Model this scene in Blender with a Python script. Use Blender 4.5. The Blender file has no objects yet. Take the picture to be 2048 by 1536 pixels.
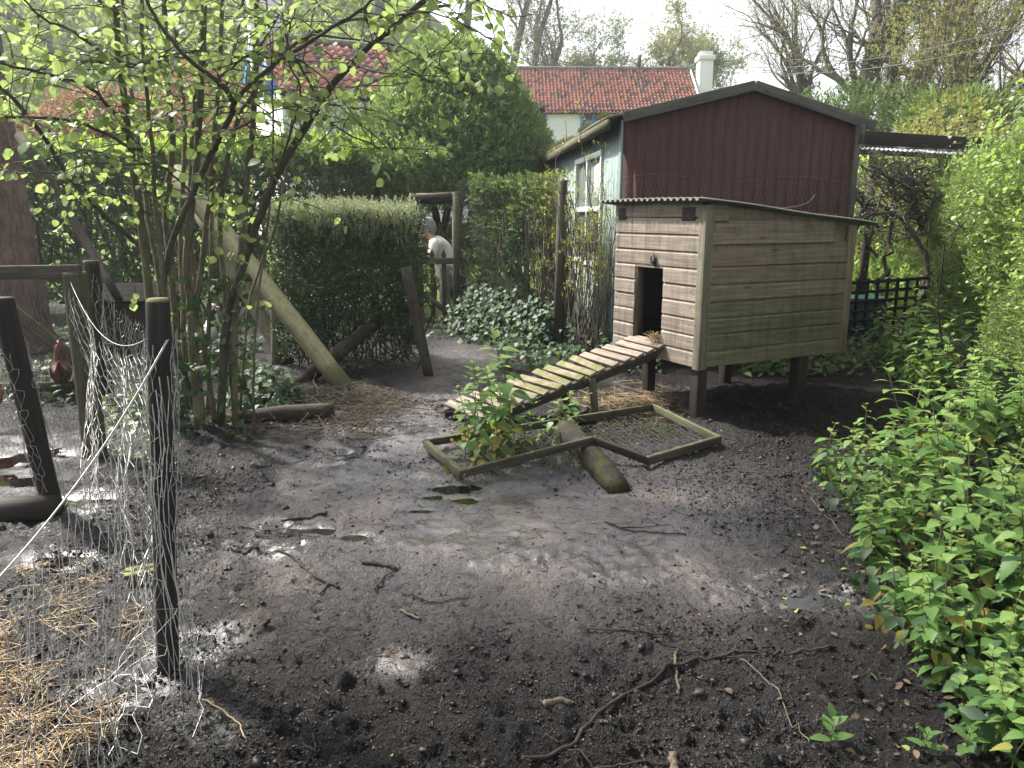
import bpy, math, random
import numpy as np
from mathutils import Vector, Matrix
rng = np.random.default_rng(7); random.seed(7)
R = math.radians
SC = bpy.context.scene
COL = SC.collection

# ------------------------------------------------------------------ camera, sky, sun, exposure
CAM_H, PITCH, FPX = 1.55, R(12.3), 1547.0
cam = bpy.data.cameras.new('camera'); cam.sensor_width = 36; cam.lens = 36 * FPX / 2048
cam.clip_start = .05; cam.clip_end = 2000
camo = bpy.data.objects.new('camera', cam); COL.objects.link(camo)
camo.location = (0, 0, CAM_H); camo.rotation_euler = (math.pi / 2 - PITCH, 0, 0); SC.camera = camo

SUN_AZ, SUN_EL = R(-58), R(48)          # azimuth from +Y towards +X
sd = Vector((math.sin(SUN_AZ) * math.cos(SUN_EL), math.cos(SUN_AZ) * math.cos(SUN_EL), math.sin(SUN_EL)))
W = bpy.data.worlds.new('World'); SC.world = W; W.use_nodes = True
wn = W.node_tree; wn.nodes.clear()
sky = wn.nodes.new('ShaderNodeTexSky'); sky.sky_type = 'NISHITA'; sky.sun_disc = False
sky.sun_elevation = SUN_EL; sky.sun_rotation = SUN_AZ; sky.air_density = 1.0; sky.dust_density = 4.0; sky.ozone_density = 1.0
hs = wn.nodes.new('ShaderNodeHueSaturation'); hs.inputs['Saturation'].default_value = .22
bg = wn.nodes.new('ShaderNodeBackground'); bg.inputs['Strength'].default_value = .15
wo = wn.nodes.new('ShaderNodeOutputWorld')
wn.links.new(sky.outputs[0], hs.inputs['Color']); wn.links.new(hs.outputs[0], bg.inputs['Color']); wn.links.new(bg.outputs[0], wo.inputs[0])
sl = bpy.data.lights.new('sun', 'SUN'); sl.energy = 4.2; sl.angle = R(3.0); sl.color = (1, .95, .86)
so = bpy.data.objects.new('sun', sl); COL.objects.link(so); so.location = sd * 60
so.rotation_euler = sd.to_track_quat('Z', 'Y').to_euler()
SC.view_settings.view_transform = 'Standard'; SC.view_settings.look = 'None'; SC.view_settings.gamma = 1
SC.view_settings.use_curve_mapping = False; SC.view_settings.exposure = 1.38
SC.cycles.max_bounces = 7; SC.cycles.diffuse_bounces = 3; SC.cycles.glossy_bounces = 3
SC.cycles.transmission_bounces = 4; SC.cycles.transparent_max_bounces = 8
SC.cycles.caustics_reflective = False; SC.cycles.caustics_refractive = False

# ------------------------------------------------------------------ measuring the place
cP, sP = math.cos(PITCH), math.sin(PITCH)
def ray(px, py):
    u = (px - 1024) / FPX; v = (768 - py) / FPX
    return np.array([u, cP + v * sP, -sP + v * cP])
def at(px, py, Y):
    d = ray(px, py); return np.array([0, 0, CAM_H]) + d * (Y / d[1])
def gnd(px, py, z=0.):
    d = ray(px, py); return np.array([0, 0, CAM_H]) + d * ((z - CAM_H) / d[2])

# ------------------------------------------------------------------ mesh helpers
def norm(a):
    a = np.asarray(a, float); return a / np.maximum(np.linalg.norm(a, axis=-1, keepdims=True), 1e-9)

class MB:
    """collects pieces of one mesh; gc = grain coordinates (along, across, random)"""
    def __init__(s): s.v = []; s.g = []; s.t = []; s.q = []; s.n = 0
    def add(s, v, tris=None, quads=None, gc=None):
        v = np.asarray(v, float).reshape(-1, 3)
        s.v.append(v); s.g.append(np.asarray(gc, float).reshape(-1, 3) if gc is not None else v.copy())
        if tris is not None and len(tris): s.t.append(np.asarray(tris, int).reshape(-1, 3) + s.n)
        if quads is not None and len(quads): s.q.append(np.asarray(quads, int).reshape(-1, 4) + s.n)
        s.n += len(v); return s
    def box(s, c, size, rot=None, rx=0, ry=0, rz=0):
        """centre, size; rot = 3x3 or euler"""
        h = np.asarray(size, float) / 2
        b = np.array([[x, y, z] for x in (-1, 1) for y in (-1, 1) for z in (-1, 1)], float) * h
        m = np.array(Matrix.Identity(3)) if rot is None else np.asarray(rot)
        if rot is None and (rx or ry or rz):
            from mathutils import Euler
            m = np.array(Euler((rx, ry, rz)).to_matrix())
        o = np.argsort(-np.asarray(size)); off = rng.random(3) * 40
        # each face has its own verts so that grain stays clean
        f = [[0, 1, 3, 2], [4, 6, 7, 5], [0, 4, 5, 1], [2, 3, 7, 6], [0, 2, 6, 4], [1, 5, 7, 3]]
        s.add(b @ m.T + np.asarray(c, float), quads=f, gc=b[:, o] + off)
        return s
    def plank(s, p0, p1, w, t, up=(0, 0, 1)):
        """board from p0 to p1; w measured along 'up' made square to it, t the other way"""
        p0 = np.asarray(p0, float); p1 = np.asarray(p1, float); d = p1 - p0; L = np.linalg.norm(d); x = d / L
        u = np.asarray(up, float); z = norm(u - x * (u @ x)); y = np.cross(z, x)
        return s.box((p0 + p1) / 2, (L, t, w), rot=np.stack([x, y, z], 1))
    def tube(s, pts, rad, sides=8, cap=True, wob=0.):
        pts = np.asarray(pts, float); n = len(pts)
        rad = np.broadcast_to(np.asarray(rad, float), (n,))
        T = np.empty_like(pts); T[1:-1] = pts[2:] - pts[:-2]; T[0] = pts[1] - pts[0]; T[-1] = pts[-1] - pts[-2]
        T = norm(T)
        a = np.array([0, 0, 1.]) if abs(T[0, 2]) < .9 else np.array([1., 0, 0])
        Nn = np.empty_like(pts); u = norm(np.cross(T[0], a)); 
        for i in range(n):
            u = u - T[i] * (u @ T[i]); u = u / max(np.linalg.norm(u), 1e-9); Nn[i] = u
        B = np.cross(T, Nn)
        th = np.arange(sides) * 2 * math.pi / sides
        rr = rad[:, None] * (1 + (wob * rng.standard_normal((n, sides)) if wob else 0))
        V = pts[:, None] + rr[..., None] * (np.cos(th)[None, :, None] * Nn[:, None] + np.sin(th)[None, :, None] * B[:, None])
        L = np.concatenate([[0], np.cumsum(np.linalg.norm(np.diff(pts, axis=0), axis=1))])
        off = rng.random(3) * 40
        G = np.stack([np.broadcast_to(L[:, None], (n, sides)), rad[:, None] * np.cos(th), rad[:, None] * np.sin(th)], -1) + off
        i = np.arange(n - 1)[:, None]; j = np.arange(sides)[None]
        j2 = (j + 1) % sides
        q = np.stack([i * sides + j, i * sides + j2, (i + 1) * sides + j2, (i + 1) * sides + j], -1).reshape(-1, 4)
        V = V.reshape(-1, 3); G = G.reshape(-1, 3); t = []
        if cap:
            k = len(V); V = np.vstack([V, pts[:1], pts[-1:]]); G = np.vstack([G, [off], [off + [L[-1], 0, 0]]])
            for a_ in range(sides):
                b_ = (a_ + 1) % sides
                t.append([k, b_, a_]); t.append([k + 1, (n - 1) * sides + a_, (n - 1) * sides + b_])
        return s.add(V, tris=t, quads=q, gc=G)
    def wires(s, A, B, r, sides=3):
        A = np.asarray(A, float); B = np.asarray(B, float); n = len(A)
        T = norm(B - A); a = np.where(np.abs(T[:, 2:3]) < .9, np.array([[0, 0, 1.]]), np.array([[1., 0, 0]]))
        u = norm(np.cross(T, a)); w = np.cross(T, u); th = np.arange(sides) * 2 * math.pi / sides
        r = np.broadcast_to(np.asarray(r, float), (n,))
        ring = r[:, None, None] * (np.cos(th)[None, :, None] * u[:, None] + np.sin(th)[None, :, None] * w[:, None])
        V = np.concatenate([A[:, None] + ring, B[:, None] + ring], 1).reshape(-1, 3)
        j = np.arange(sides); j2 = (j + 1) % sides
        q = np.stack([j, j2, j2 + sides, j + sides], -1)[None] + (np.arange(n) * 2 * sides)[:, None, None]
        L = np.linalg.norm(B - A, axis=1)
        G = np.zeros((n, 2, sides, 3)); G[:, 1, :, 0] = L[:, None]; G[..., 1] = np.cos(th) * .01; G[..., 2] = np.sin(th) * .01
        G += (rng.random((n, 3)) * 30)[:, None, None]
        return s.add(V, quads=q.reshape(-1, 4), gc=G.reshape(-1, 3))
    def leaf(s, P, Yd, Nd, S, tm, wide=1.):
        """leaf template tm at P, pointing Yd, face normal Nd, length S"""
        P = np.asarray(P, float).reshape(-1, 3); n = len(P)
        Yd = norm(np.broadcast_to(Yd, (n, 3))); Nd = np.broadcast_to(Nd, (n, 3))
        X = norm(np.cross(Yd, Nd)); Z = np.cross(X, Yd)
        S = np.broadcast_to(np.asarray(S, float), (n,))
        v, f = tm
        V = P[:, None] + S[:, None, None] * (v[None, :, 0:1] * wide * X[:, None] + v[None, :, 1:2] * Yd[:, None] + v[None, :, 2:3] * Z[:, None])
        k = len(v)
        F = (f[None] + (np.arange(n) * k)[:, None, None]).reshape(-1, f.shape[1])
        G = np.tile(v, (n, 1))
        return s.add(V.reshape(-1, 3), **({'tris': F} if f.shape[1] == 3 else {'quads': F}), gc=G)
    def build(s, name, mat, parent=None, smooth=False, bevel=0., loc=None):
        me = bpy.data.meshes.new(name)
        V = np.concatenate(s.v) if s.v else np.zeros((0, 3)); G = np.concatenate(s.g)
        t = np.concatenate(s.t) if s.t else np.zeros((0, 3), int); q = np.concatenate(s.q) if s.q else np.zeros((0, 4), int)
        if loc is not None: V = V - np.asarray(loc)
        me.vertices.add(len(V)); me.vertices.foreach_set('co', V.astype(np.float32).ravel())
        nl = t.size + q.size; npoly = len(t) + len(q)
        me.loops.add(nl); me.loops.foreach_set('vertex_index', np.concatenate([t.ravel(), q.ravel()]).astype(np.int32))
        me.polygons.add(npoly)
        ls = np.concatenate([np.arange(len(t)) * 3, t.size + np.arange(len(q)) * 4]).astype(np.int32)
        me.polygons.foreach_set('loop_start', ls)
        if smooth: me.polygons.foreach_set('use_smooth', np.ones(npoly, bool))
        at_ = me.attributes.new('gc', 'FLOAT_VECTOR', 'POINT'); at_.data.foreach_set('vector', G.astype(np.float32).ravel())
        me.update(calc_edges=True); me.validate()
        me.materials.append(mat)
        o = bpy.data.objects.new(name, me); COL.objects.link(o)
        if loc is not None and parent is None: o.location = loc
        if parent is not None: o.parent = parent
        if bevel:
            b = o.modifiers.new('bevel', 'BEVEL'); b.width = bevel; b.segments = 2; b.limit_method = 'ANGLE'
        return o

def tag(o, label=None, cat=None, group=None, kind=None):
    if label: o['label'] = label
    if cat: o['category'] = cat
    if group: o['group'] = group
    if kind: o['kind'] = kind
    return o
def empty(name, loc=(0, 0, 0), rz=0., label=None, cat=None, group=None):
    o = bpy.data.objects.new(name, None); COL.objects.link(o); o.location = loc; o.rotation_euler = (0, 0, rz); o.empty_display_size = .1
    return tag(o, label, cat, group)
def dup(root, loc, rz=0., sc=1., label=None, tilt=(0, 0)):
    r = root.copy(); COL.objects.link(r); r.location = loc; r.rotation_euler = (tilt[0], tilt[1], rz); r.scale = (sc, sc, sc)
    if label: r['label'] = label
    for ch in list(root.children):
        c = ch.copy(); COL.objects.link(c); c.parent = r
    return r
def rvec(n): return norm(rng.standard_normal((n, 3)))

# value noise / fbm on numpy arrays
_tab = rng.random((256, 256))
def vnoise(x, y, seed=0):
    xi = np.floor(x).astype(int); yi = np.floor(y).astype(int); fx = x - xi; fy = y - yi
    fx = fx * fx * (3 - 2 * fx); fy = fy * fy * (3 - 2 * fy)
    a = _tab[(xi + seed * 37) & 255, (yi + seed * 91) & 255]; b = _tab[(xi + 1 + seed * 37) & 255, (yi + seed * 91) & 255]
    c = _tab[(xi + seed * 37) & 255, (yi + 1 + seed * 91) & 255]; d = _tab[(xi + 1 + seed * 37) & 255, (yi + 1 + seed * 91) & 255]
    return (a * (1 - fx) + b * fx) * (1 - fy) + (c * (1 - fx) + d * fx) * fy - .5
def fbm(x, y, oct=4, seed=0, gain=.5):
    r = 0; a = 1.
    for i in range(oct): r = r + a * vnoise(x * 2 ** i + i * 7.3, y * 2 ** i - i * 3.1, seed + i); a *= gain
    return r

# ------------------------------------------------------------------ materials
class NT:
    def __init__(s, name):
        s.m = bpy.data.materials.new(name); s.m.use_nodes = True; s.t = s.m.node_tree; s.t.nodes.clear()
        s.out = s.t.nodes.new('ShaderNodeOutputMaterial')
    def n(s, typ, _o=0, _p=None, **kw):
        nd = s.t.nodes.new('ShaderNode' + typ)
        for k, v in (_p or {}).items(): setattr(nd, k, v)
        for k, v in kw.items():
            key = k.replace('_', ' ')
            if k[0] == 'i' and k[1:].isdigit(): sk = nd.inputs[int(k[1:])]
            else: sk = nd.inputs[key]
            if isinstance(v, bpy.types.NodeSocket): s.t.links.new(v, sk)
            else: sk.default_value = v
        return nd if _o is None else nd.outputs[_o]
    def gc(s): return s.n('Attribute', 1, {'attribute_name': 'gc'})
    def pos(s): return s.n('NewGeometry', 0)
    def nrm(s): return s.n('NewGeometry', 1)
    def isl(s): return s.n('NewGeometry', 'Random Per Island')
    def mapv(s, v, sc, loc=(0, 0, 0)): return s.n('Mapping', 0, None, Vector=v, Scale=sc, Location=loc)
    def noise(s, v, scale=5., detail=4., rough=.55, dist=0., o=0): return s.n('TexNoise', o, None, Vector=v, Scale=scale, Detail=detail, Roughness=rough, Distortion=dist)
    def ramp(s, f, stops, interp='LINEAR'):
        nd = s.t.nodes.new('ShaderNodeValToRGB'); s.t.links.new(f, nd.inputs[0]); cr = nd.color_ramp; cr.interpolation = interp
        while len(cr.elements) < len(stops): cr.elements.new(.5)
        for e, (p, c) in zip(cr.elements, stops): e.position = p; e.color = (*c, 1) if len(c) == 3 else c
        return nd.outputs[0]
    def val(s, f, a, b, lo=0., hi=1.): return s.n('MapRange', 0, None, Value=f, From_Min=a, From_Max=b, To_Min=lo, To_Max=hi)
    def mix(s, f, a, b, mode='MIX'):
        nd = s.t.nodes.new('ShaderNodeMix'); nd.data_type = 'RGBA'; nd.blend_type = mode
        for sk, v in ((nd.inputs[0], f), (nd.inputs[6], a), (nd.inputs[7], b)):
            if isinstance(v, bpy.types.NodeSocket): s.t.links.new(v, sk)
            elif isinstance(v, (int, float)): sk.default_value = v
            else: sk.default_value = (*v, 1)
        return nd.outputs[2]
    def math(s, op, a, b=0.):
        nd = s.t.nodes.new('ShaderNodeMath'); nd.operation = op
        for sk, v in zip(nd.inputs, (a, b)):
            if isinstance(v, bpy.types.NodeSocket): s.t.links.new(v, sk)
            else: sk.default_value = v
        return nd.outputs[0]
    def vadd(s, a, b):
        nd = s.t.nodes.new('ShaderNodeVectorMath'); s.t.links.new(a, nd.inputs[0])
        if isinstance(b, bpy.types.NodeSocket): s.t.links.new(b, nd.inputs[1])
        else: nd.inputs[1].default_value = b
        return nd.outputs[0]
    def z(s, v):
        nd = s.t.nodes.new('ShaderNodeSeparateXYZ'); s.t.links.new(v, nd.inputs[0]); return nd.outputs[2]
    def bump(s, h, strength=.5, dist=.01, nrm=None):
        k = dict(Height=h, Strength=strength, Distance=dist)
        if nrm is not None: k['Normal'] = nrm
        return s.n('Bump', 0, None, **k)
    def pbr(s, col, rough=.6, nrm=None, spec=.5, metal=0., **kw):
        k = dict(Roughness=rough, Metallic=metal, **kw); k['Specular_IOR_Level'] = spec
        if nrm is not None: k['Normal'] = nrm
        k['Base_Color'] = col if isinstance(col, bpy.types.NodeSocket) else (*col, 1)
        return s.n('BsdfPrincipled', 0, None, **k)
    def fin(s, sh): s.t.links.new(sh, s.out.inputs[0]); return s.m

def leafmat(name, c1, c2, tr, trf=.4, rough=.45, c3=None, spec=.4, f3=.93):
    t = NT(name); i = t.isl()
    c = t.ramp(i, [(0, c1), (f3 - .03 if c3 else 1, c2)] + ([(f3, c3)] if c3 else []))
    g = t.mapv(t.gc(), (3, 9, 1)); nz = t.noise(g, 2, 2)
    c = t.mix(t.val(nz, .3, .7, 0, .35), c, t.mix(.5, c, (0, 0, 0)))
    sh = t.pbr(c, rough, spec=spec)
    tl = t.n('BsdfTranslucent', 0, None, Color=t.mix(.3, t.mix(i, tr, tuple(x * .7 for x in tr)), c))
    return t.fin(t.n('MixShader', 0, None, i0=trf, i1=sh, i2=tl))

def woodmat(name, dark, light, moss=0., mosscol=(.07, .085, .02), rough=.75, mtop=-.3, grain=1., wet=0., rvar=.25, grey=None, stain=None, streak=0.):
    t = NT(name); g = t.gc(); i = t.isl()
    gm = t.mapv(g, (1.2 * grain, 26 * grain, 26 * grain)); n1 = t.noise(gm, 1.6, 5, .6, .6)
    g2 = t.mapv(g, (3 * grain, 120 * grain, 120 * grain)); n2 = t.noise(g2, 1.2, 3, .6)
    c = t.ramp(n1, [(.3, dark), (.68, light)])
    c = t.mix(t.val(n2, .4, .72, 0, .55), c, tuple(x * .45 for x in dark))
    c = t.mix(t.val(i, 0, 1, 0, rvar), c, tuple(x * .5 for x in dark))
    big = t.noise(t.pos(), 2.2, 4, .6)
    if grey: c = t.mix(t.val(big, .38, .62, 0, .8), c, grey)
    st = t.noise(t.pos(), 6, 5, .65)
    c = t.mix(t.val(st, .52, .75, 0, .6), c, stain or tuple(x * .35 for x in dark))
    if streak: c = t.mix(t.val(t.noise(t.mapv(t.pos(), (16, 16, 1.5)), 1.3, 5, .65), .48, .70, 0, streak), c, tuple(x * .4 for x in (stain or dark)))
    kn = t.n('TexVoronoi', 0, {'feature': 'F1'}, Vector=t.mapv(g, (2.2, 9, 9)), Scale=1.0)
    c = t.mix(t.val(kn, .05, .13, .75, 0), c, tuple(x * .3 for x in dark))
    if moss:
        nz = t.val(t.z(t.nrm()), mtop, .75, 0, 1)
        mm = t.math('MULTIPLY', nz, t.val(t.noise(t.pos(), 14, 6, .65), .62 - .35 * moss, .72 - .3 * moss, 0, 1))
        mc = t.mix(t.noise(t.pos(), 60, 2), tuple(x * .5 for x in mosscol), tuple(min(1, x * 1.8) for x in mosscol))
        c = t.mix(t.math('MINIMUM', mm, .95), c, mc)
    h = t.math('ADD', t.math('MULTIPLY', n1, .5), n2)
    return t.fin(t.pbr(c, rough, t.bump(h, .45, .004), spec=.3 + wet))

def barkmat(name, dark, light, moss=0., sc=1., depth=.012, mosscol=(.06, .08, .025)):
    t = NT(name); g = t.gc()
    gm = t.mapv(g, (5 * sc, 22 * sc, 22 * sc)); n1 = t.noise(gm, 1.5, 6, .65, .8)
    n2 = t.noise(t.mapv(g, (40 * sc, 60 * sc, 60 * sc)), 1, 3)
    c = t.ramp(n1, [(.32, dark), (.66, light)])
    c = t.mix(t.val(n2, .45, .75, 0, .5), c, tuple(x * .5 for x in dark))
    big = t.noise(t.pos(), 3, 4)
    c = t.mix(t.val(big, .45, .7, 0, .4), c, tuple(min(1, x * 1.35) for x in light))
    if moss:
        mm = t.val(t.noise(t.pos(), 7, 5, .6), .58 - .3 * moss, .75 - .25 * moss, 0, .9)
        c = t.mix(mm, c, mosscol)
    return t.fin(t.pbr(c, .85, t.bump(t.math('ADD', n1, t.math('MULTIPLY', n2, .4)), .8, depth), spec=.2))

def plain(name, col, rough=.6, metal=0., nz=.15, nsc=30, spec=.4, bump=.2, bd=.003, c2=None):
    t = NT(name); n1 = t.noise(t.pos(), nsc, 5, .6); n0 = t.noise(t.pos(), nsc * .12, 4, .6)
    c = t.mix(t.val(n1, .35, .7, 0, 1), col, c2 or tuple(x * (1 - nz * 2) for x in col))
    c = t.mix(t.val(n0, .4, .7, 0, .5), c, tuple(x * (1 - nz) for x in col))
    return t.fin(t.pbr(c, t.val(n1, .3, .7, rough - .08, rough + .1), t.bump(n1, bump, bd), spec=spec, metal=metal))
# ------------------------------------------------------------------ leaf shapes (x across, y along, z up)
def tmpl_fold(w=.3, dz=.07, curl=-.08):
    v = np.array([[0, 0, 0], [w, .42, dz], [0, 1, curl], [-w, .42, dz], [0, .5, 0]]); f = np.array([[0, 1, 4], [1, 2, 4], [2, 3, 4], [3, 0, 4]]); return v, f
def tmpl_outline(half, curl=-.15, fold=.12, teeth=0, td=.03):
    """half: list (y, w); builds a leaf with a midrib and optional teeth"""
    ys = np.array([a for a, b in half]); ws = np.array([b for a, b in half])
    if teeth:
        yy = np.linspace(0, 1, 2 * teeth + 1); w = np.interp(yy, ys, ws); w[1::2] += td; w[2::2] -= td * .5; w = np.maximum(w, 0); w[-1] = 0; yy[1::2] += .5 / teeth * .55
        yy = np.clip(yy, 0, 1)
    else: yy, w = ys, ws
    n = len(yy); mid = np.stack([0 * yy, np.linspace(0, 1, n), curl * np.linspace(0, 1, n) ** 2], 1)
    mid[:, 1] = yy if not teeth else np.linspace(0, 1, n)
    rt = np.stack([w, yy, curl * yy ** 2 + fold * w], 1); lf = rt * [-1, 1, 1]
    v = np.vstack([mid, rt, lf]); f = []
    for i in range(n - 1):
        f += [[i, n + i, n + i + 1], [i, n + i + 1, i + 1], [i, 2 * n + i + 1, 2 * n + i], [i, i + 1, 2 * n + i + 1]]
    return v, np.array(f)
T_FOLD = tmpl_fold()
T_LANCE = tmpl_fold(.17, .04, -.06)
T_HAZEL = tmpl_outline([(0, .1), (.08, .3), (.25, .43), (.45, .47), (.62, .43), (.8, .27), (.9, .12), (1, 0)], -.22, .18, 9, .018)
T_NETTLE = tmpl_outline([(0, .12), (.08, .26), (.2, .34), (.4, .31), (.6, .23), (.8, .12), (1, 0)], -.3, .16, 8, .035)
T_OVAL = tmpl_outline([(0, .02), (.2, .2), (.45, .27), (.7, .2), (.9, .08), (1, 0)], -.12, .2)
T_IVY = tmpl_outline([(0, .3), (.06, .46), (.16, .36), (.3, .33), (.42, .5), (.5, .3), (.75, .16), (1, 0)], -.14, .1)
def tmpl_sprig(n, tm, ln=.42, spread=.9, seed=1):
    r = np.random.default_rng(seed); v, f = tm; V = []; Fs = []
    for i in range(n):
        y0 = (i + .4) / n * .75; a = i * 2.4 + r.uniform(-.3, .3); el = spread * r.uniform(.6, 1.1) * (1 - .5 * i / n)
        d = np.array([math.sin(el) * math.cos(a), math.cos(el), math.sin(el) * math.sin(a)])
        nn = norm(np.array([-d[0] * .5, math.sin(el), -d[2] * .5]) + r.normal(0, .25, 3)); X = norm(np.cross(d, nn)); Z = np.cross(X, d)
        s = ln * r.uniform(.7, 1.15)
        V.append(np.array([0, y0, 0]) + s * (v[:, :1] * X + v[:, 1:2] * d + v[:, 2:3] * Z)); Fs.append(f + i * len(v))
    return np.vstack(V), np.vstack(Fs)
T_D = (np.array([[0, 0, 0], [.26, .45, .05], [0, 1, -.05], [-.26, .45, .05]]), np.array([[0, 1, 2], [0, 2, 3]]))
T_DN = (np.array([[0, 0, 0], [.15, .45, .05], [0, 1, -.05], [-.15, .45, .05]]), np.array([[0, 1, 2], [0, 2, 3]]))
S_BOX = [tmpl_sprig(12, T_D, .22, 1.0, 1), tmpl_sprig(10, T_D, .26, 1.2, 2)]     # small-leaved hedge
S_LAUREL = [tmpl_sprig(6, T_LANCE, .62, .95, 3), tmpl_sprig(7, T_LANCE, .55, 1.2, 4)]
S_BAY = [tmpl_sprig(7, T_LANCE, .5, 1.0, 5), tmpl_sprig(8, T_LANCE, .42, 1.25, 6)]
S_BUD = [tmpl_sprig(6, T_D, .4, 1.1, 7), tmpl_sprig(5, T_D, .45, 1.3, 8)]

def scatter(mb, P, Yd, S, tms, jit=.5):
    """sprigs at P growing along Yd"""
    P = np.asarray(P); n = len(P); Yd = norm(np.asarray(Yd) + jit * rng.standard_normal((n, 3))); k = rng.integers(0, len(tms), n)
    N = rvec(n); S = np.broadcast_to(S, (n,))
    for i, tm in enumerate(tms):
        m = k == i
        if m.any(): mb.leaf(P[m], Yd[m], N[m], S[m], tm)
def flat_leaves(mb, P, S, tms, up=(0, 0, 1), jit=.45, droop=.25, out=None):
    P = np.asarray(P); n = len(P)
    N = norm(np.asarray(up, float) + jit * rng.standard_normal((n, 3))); Y = rvec(n) if out is None else norm(out + .6 * rvec(n))
    Y = norm(Y - N * (Y * N).sum(1, keepdims=True)); Y = norm(Y + np.array([0, 0, -droop])); k = rng.integers(0, len(tms), n)
    S = np.broadcast_to(S, (n,))
    for i, tm in enumerate(tms):
        m = k == i
        if m.any(): mb.leaf(P[m], Y[m], N[m], S[m], tm)

# ------------------------------------------------------------------ material set
m_old = woodmat('weathered_timber', (.04, .032, .026), (.13, .11, .09), .35, rough=.8)
m_coop = woodmat('coop_boards', (.19, .152, .124), (.37, .315, .265), .0, rough=.75, rvar=.35, stain=(.10, .085, .065), streak=.55)
m_coop_side = woodmat('coop_side_boards', (.155, .118, .082), (.315, .250, .182), .05, (.10, .11, .05), rough=.75, rvar=.4, stain=(.085, .085, .05), streak=.45)
m_coop_low = woodmat('algae_coop_boards', (.105, .098, .055), (.22, .205, .13), .12, (.09, .10, .045), rough=.75, rvar=.35, stain=(.06, .065, .035), streak=.4)
m_coop_post = woodmat('coop_corner_posts', (.12, .105, .075), (.26, .235, .18), .3, (.09, .10, .045), stain=(.06, .065, .035))
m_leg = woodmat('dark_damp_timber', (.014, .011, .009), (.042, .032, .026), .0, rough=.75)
m_slat = woodmat('ramp_slats', (.16, .12, .10), (.36, .29, .25), .2, (.16, .17, .03), rvar=.35)
m_mossy = woodmat('mossy_ramp_slats', (.16, .125, .095), (.32, .26, .20), .55, (.10, .105, .025), rvar=.3)
m_rail = woodmat('mossy_rails', (.032, .027, .019), (.095, .08, .06), .3, (.075, .08, .03))
m_green_post = woodmat('algae_green_posts', (.045, .042, .026), (.13, .12, .072), .5, (.085, .092, .04), rough=.85)
m_ark_roof = plain('ark_roof_boards', (.012, .011, .010), .95, spec=.04)  # even near-black tone, used for the ark roof
m_darkpost = woodmat('black_wet_post', (.012, .011, .010), (.035, .031, .027), .3, (.16, .15, .02), rough=.8)
m_pole = woodmat('greenish_round_poles', (.075, .065, .04), (.20, .18, .11), .5, (.10, .11, .04), rough=.8, grain=.7)
m_log = barkmat('mossy_log', (.012, .010, .008), (.036, .029, .023), .34, .8, mosscol=(.05, .055, .016))
m_bark = barkmat('hazel_bark', (.06, .052, .035), (.19, .165, .11), .35, 1.6, .004, (.07, .08, .03))
m_bark_dark = barkmat('dark_bark', (.018, .014, .012), (.06, .05, .042), .25, 1.2, .006)
m_branch = barkmat('hazel_branch_bark', (.03, .026, .02), (.10, .088, .064), .2, 1.4, .004)
m_twig = barkmat('twigs', (.05, .04, .03), (.15, .12, .09), .2, 2, .003)
m_grey_twig = barkmat('grey_brown_twigs', (.06, .05, .042), (.16, .135, .11), .1, 1, .006)
m_conifer = barkmat('red_brown_flaky_bark', (.055, .034, .027), (.20, .135, .108), 0, .5, .03)
m_wetstick = barkmat('wet_dark_sticks', (.012, .010, .009), (.055, .046, .04), 0, 2, .003)
m_wire = plain('galvanised_wire', (.52, .52, .50), .45, .35, .2, 60, c2=(.22, .21, .19))
m_wire_old = plain('dull_old_wire', (.13, .13, .125), .55, .3, .25, 60)
m_white = plain('white_render', (.80, .80, .80), .8, nsc=6, bump=.5, bd=.02, nz=.05)
m_blue = plain('blue_paint', (.02, .19, .66), .45, nsc=10, nz=.08)
m_sage = woodmat('sage_painted_boards', (.165, .225, .22), (.235, .30, .29), 0, rough=.65, rvar=.12, stain=(.12, .155, .15))
m_maroon = woodmat('maroon_stained_boards', (.052, .021, .019), (.095, .040, .036), .0, rough=.75, rvar=.15, stain=(.03, .022, .018))
m_felt = plain('mossy_roof_felt', (.05, .048, .04), .9, nsc=12, nz=.3, c2=(.10, .11, .03), bump=.6)
m_fascia = woodmat('weathered_fascia', (.055, .05, .045), (.15, .14, .125), .25, (.10, .10, .05))
m_eave = woodmat('mossy_eave', (.04, .034, .025), (.10, .085, .06), .5, (.08, .08, .025))
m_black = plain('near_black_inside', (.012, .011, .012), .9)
m_tin = plain('corrugated_sheet', (.115, .12, .10), .6, .1, nsc=14, nz=.25, c2=(.16, .165, .12))
m_straw = NT('straw'); m_straw = m_straw.fin(m_straw.pbr(m_straw.ramp(m_straw.isl(), [(0, (.20, .125, .05)), (.6, (.29, .20, .10)), (1, (.40, .31, .18))]), .5))
m_winframe = plain('white_window_paint', (.62, .68, .68), .5, nsc=20)
def glassmat(name, tint=(.05, .06, .07), rough=.05):
    t = NT(name); nz = t.noise(t.pos(), 1.5, 2)
    return t.fin(t.pbr(t.mix(nz, tint, tuple(x * 1.8 for x in tint)), rough, t.bump(nz, .08, .05), spec=.9))
m_glass = glassmat('dark_window_glass')
m_glass2 = glassmat('shed_window_glass', (.12, .13, .12), .04)
l_hazel = leafmat('hazel_leaves', (.12, .20, .05), (.24, .34, .10), (.50, .62, .19), .52, .5, (.20, .32, .10), .4, .6)
l_nettle = leafmat('nettle_leaves', (.060, .135, .034), (.125, .225, .06), (.30, .46, .08), .38, .48, (.26, .24, .06), .25, .96)
l_nettle_young = leafmat('young_nettle_leaves', (.12, .215, .05), (.22, .34, .09), (.46, .62, .12), .42, .5)
l_nettle_old = leafmat('yellowing_nettle_leaves', (.22, .20, .04), (.36, .30, .08), (.5, .42, .08), .4, .5, (.24, .14, .05))
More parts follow.
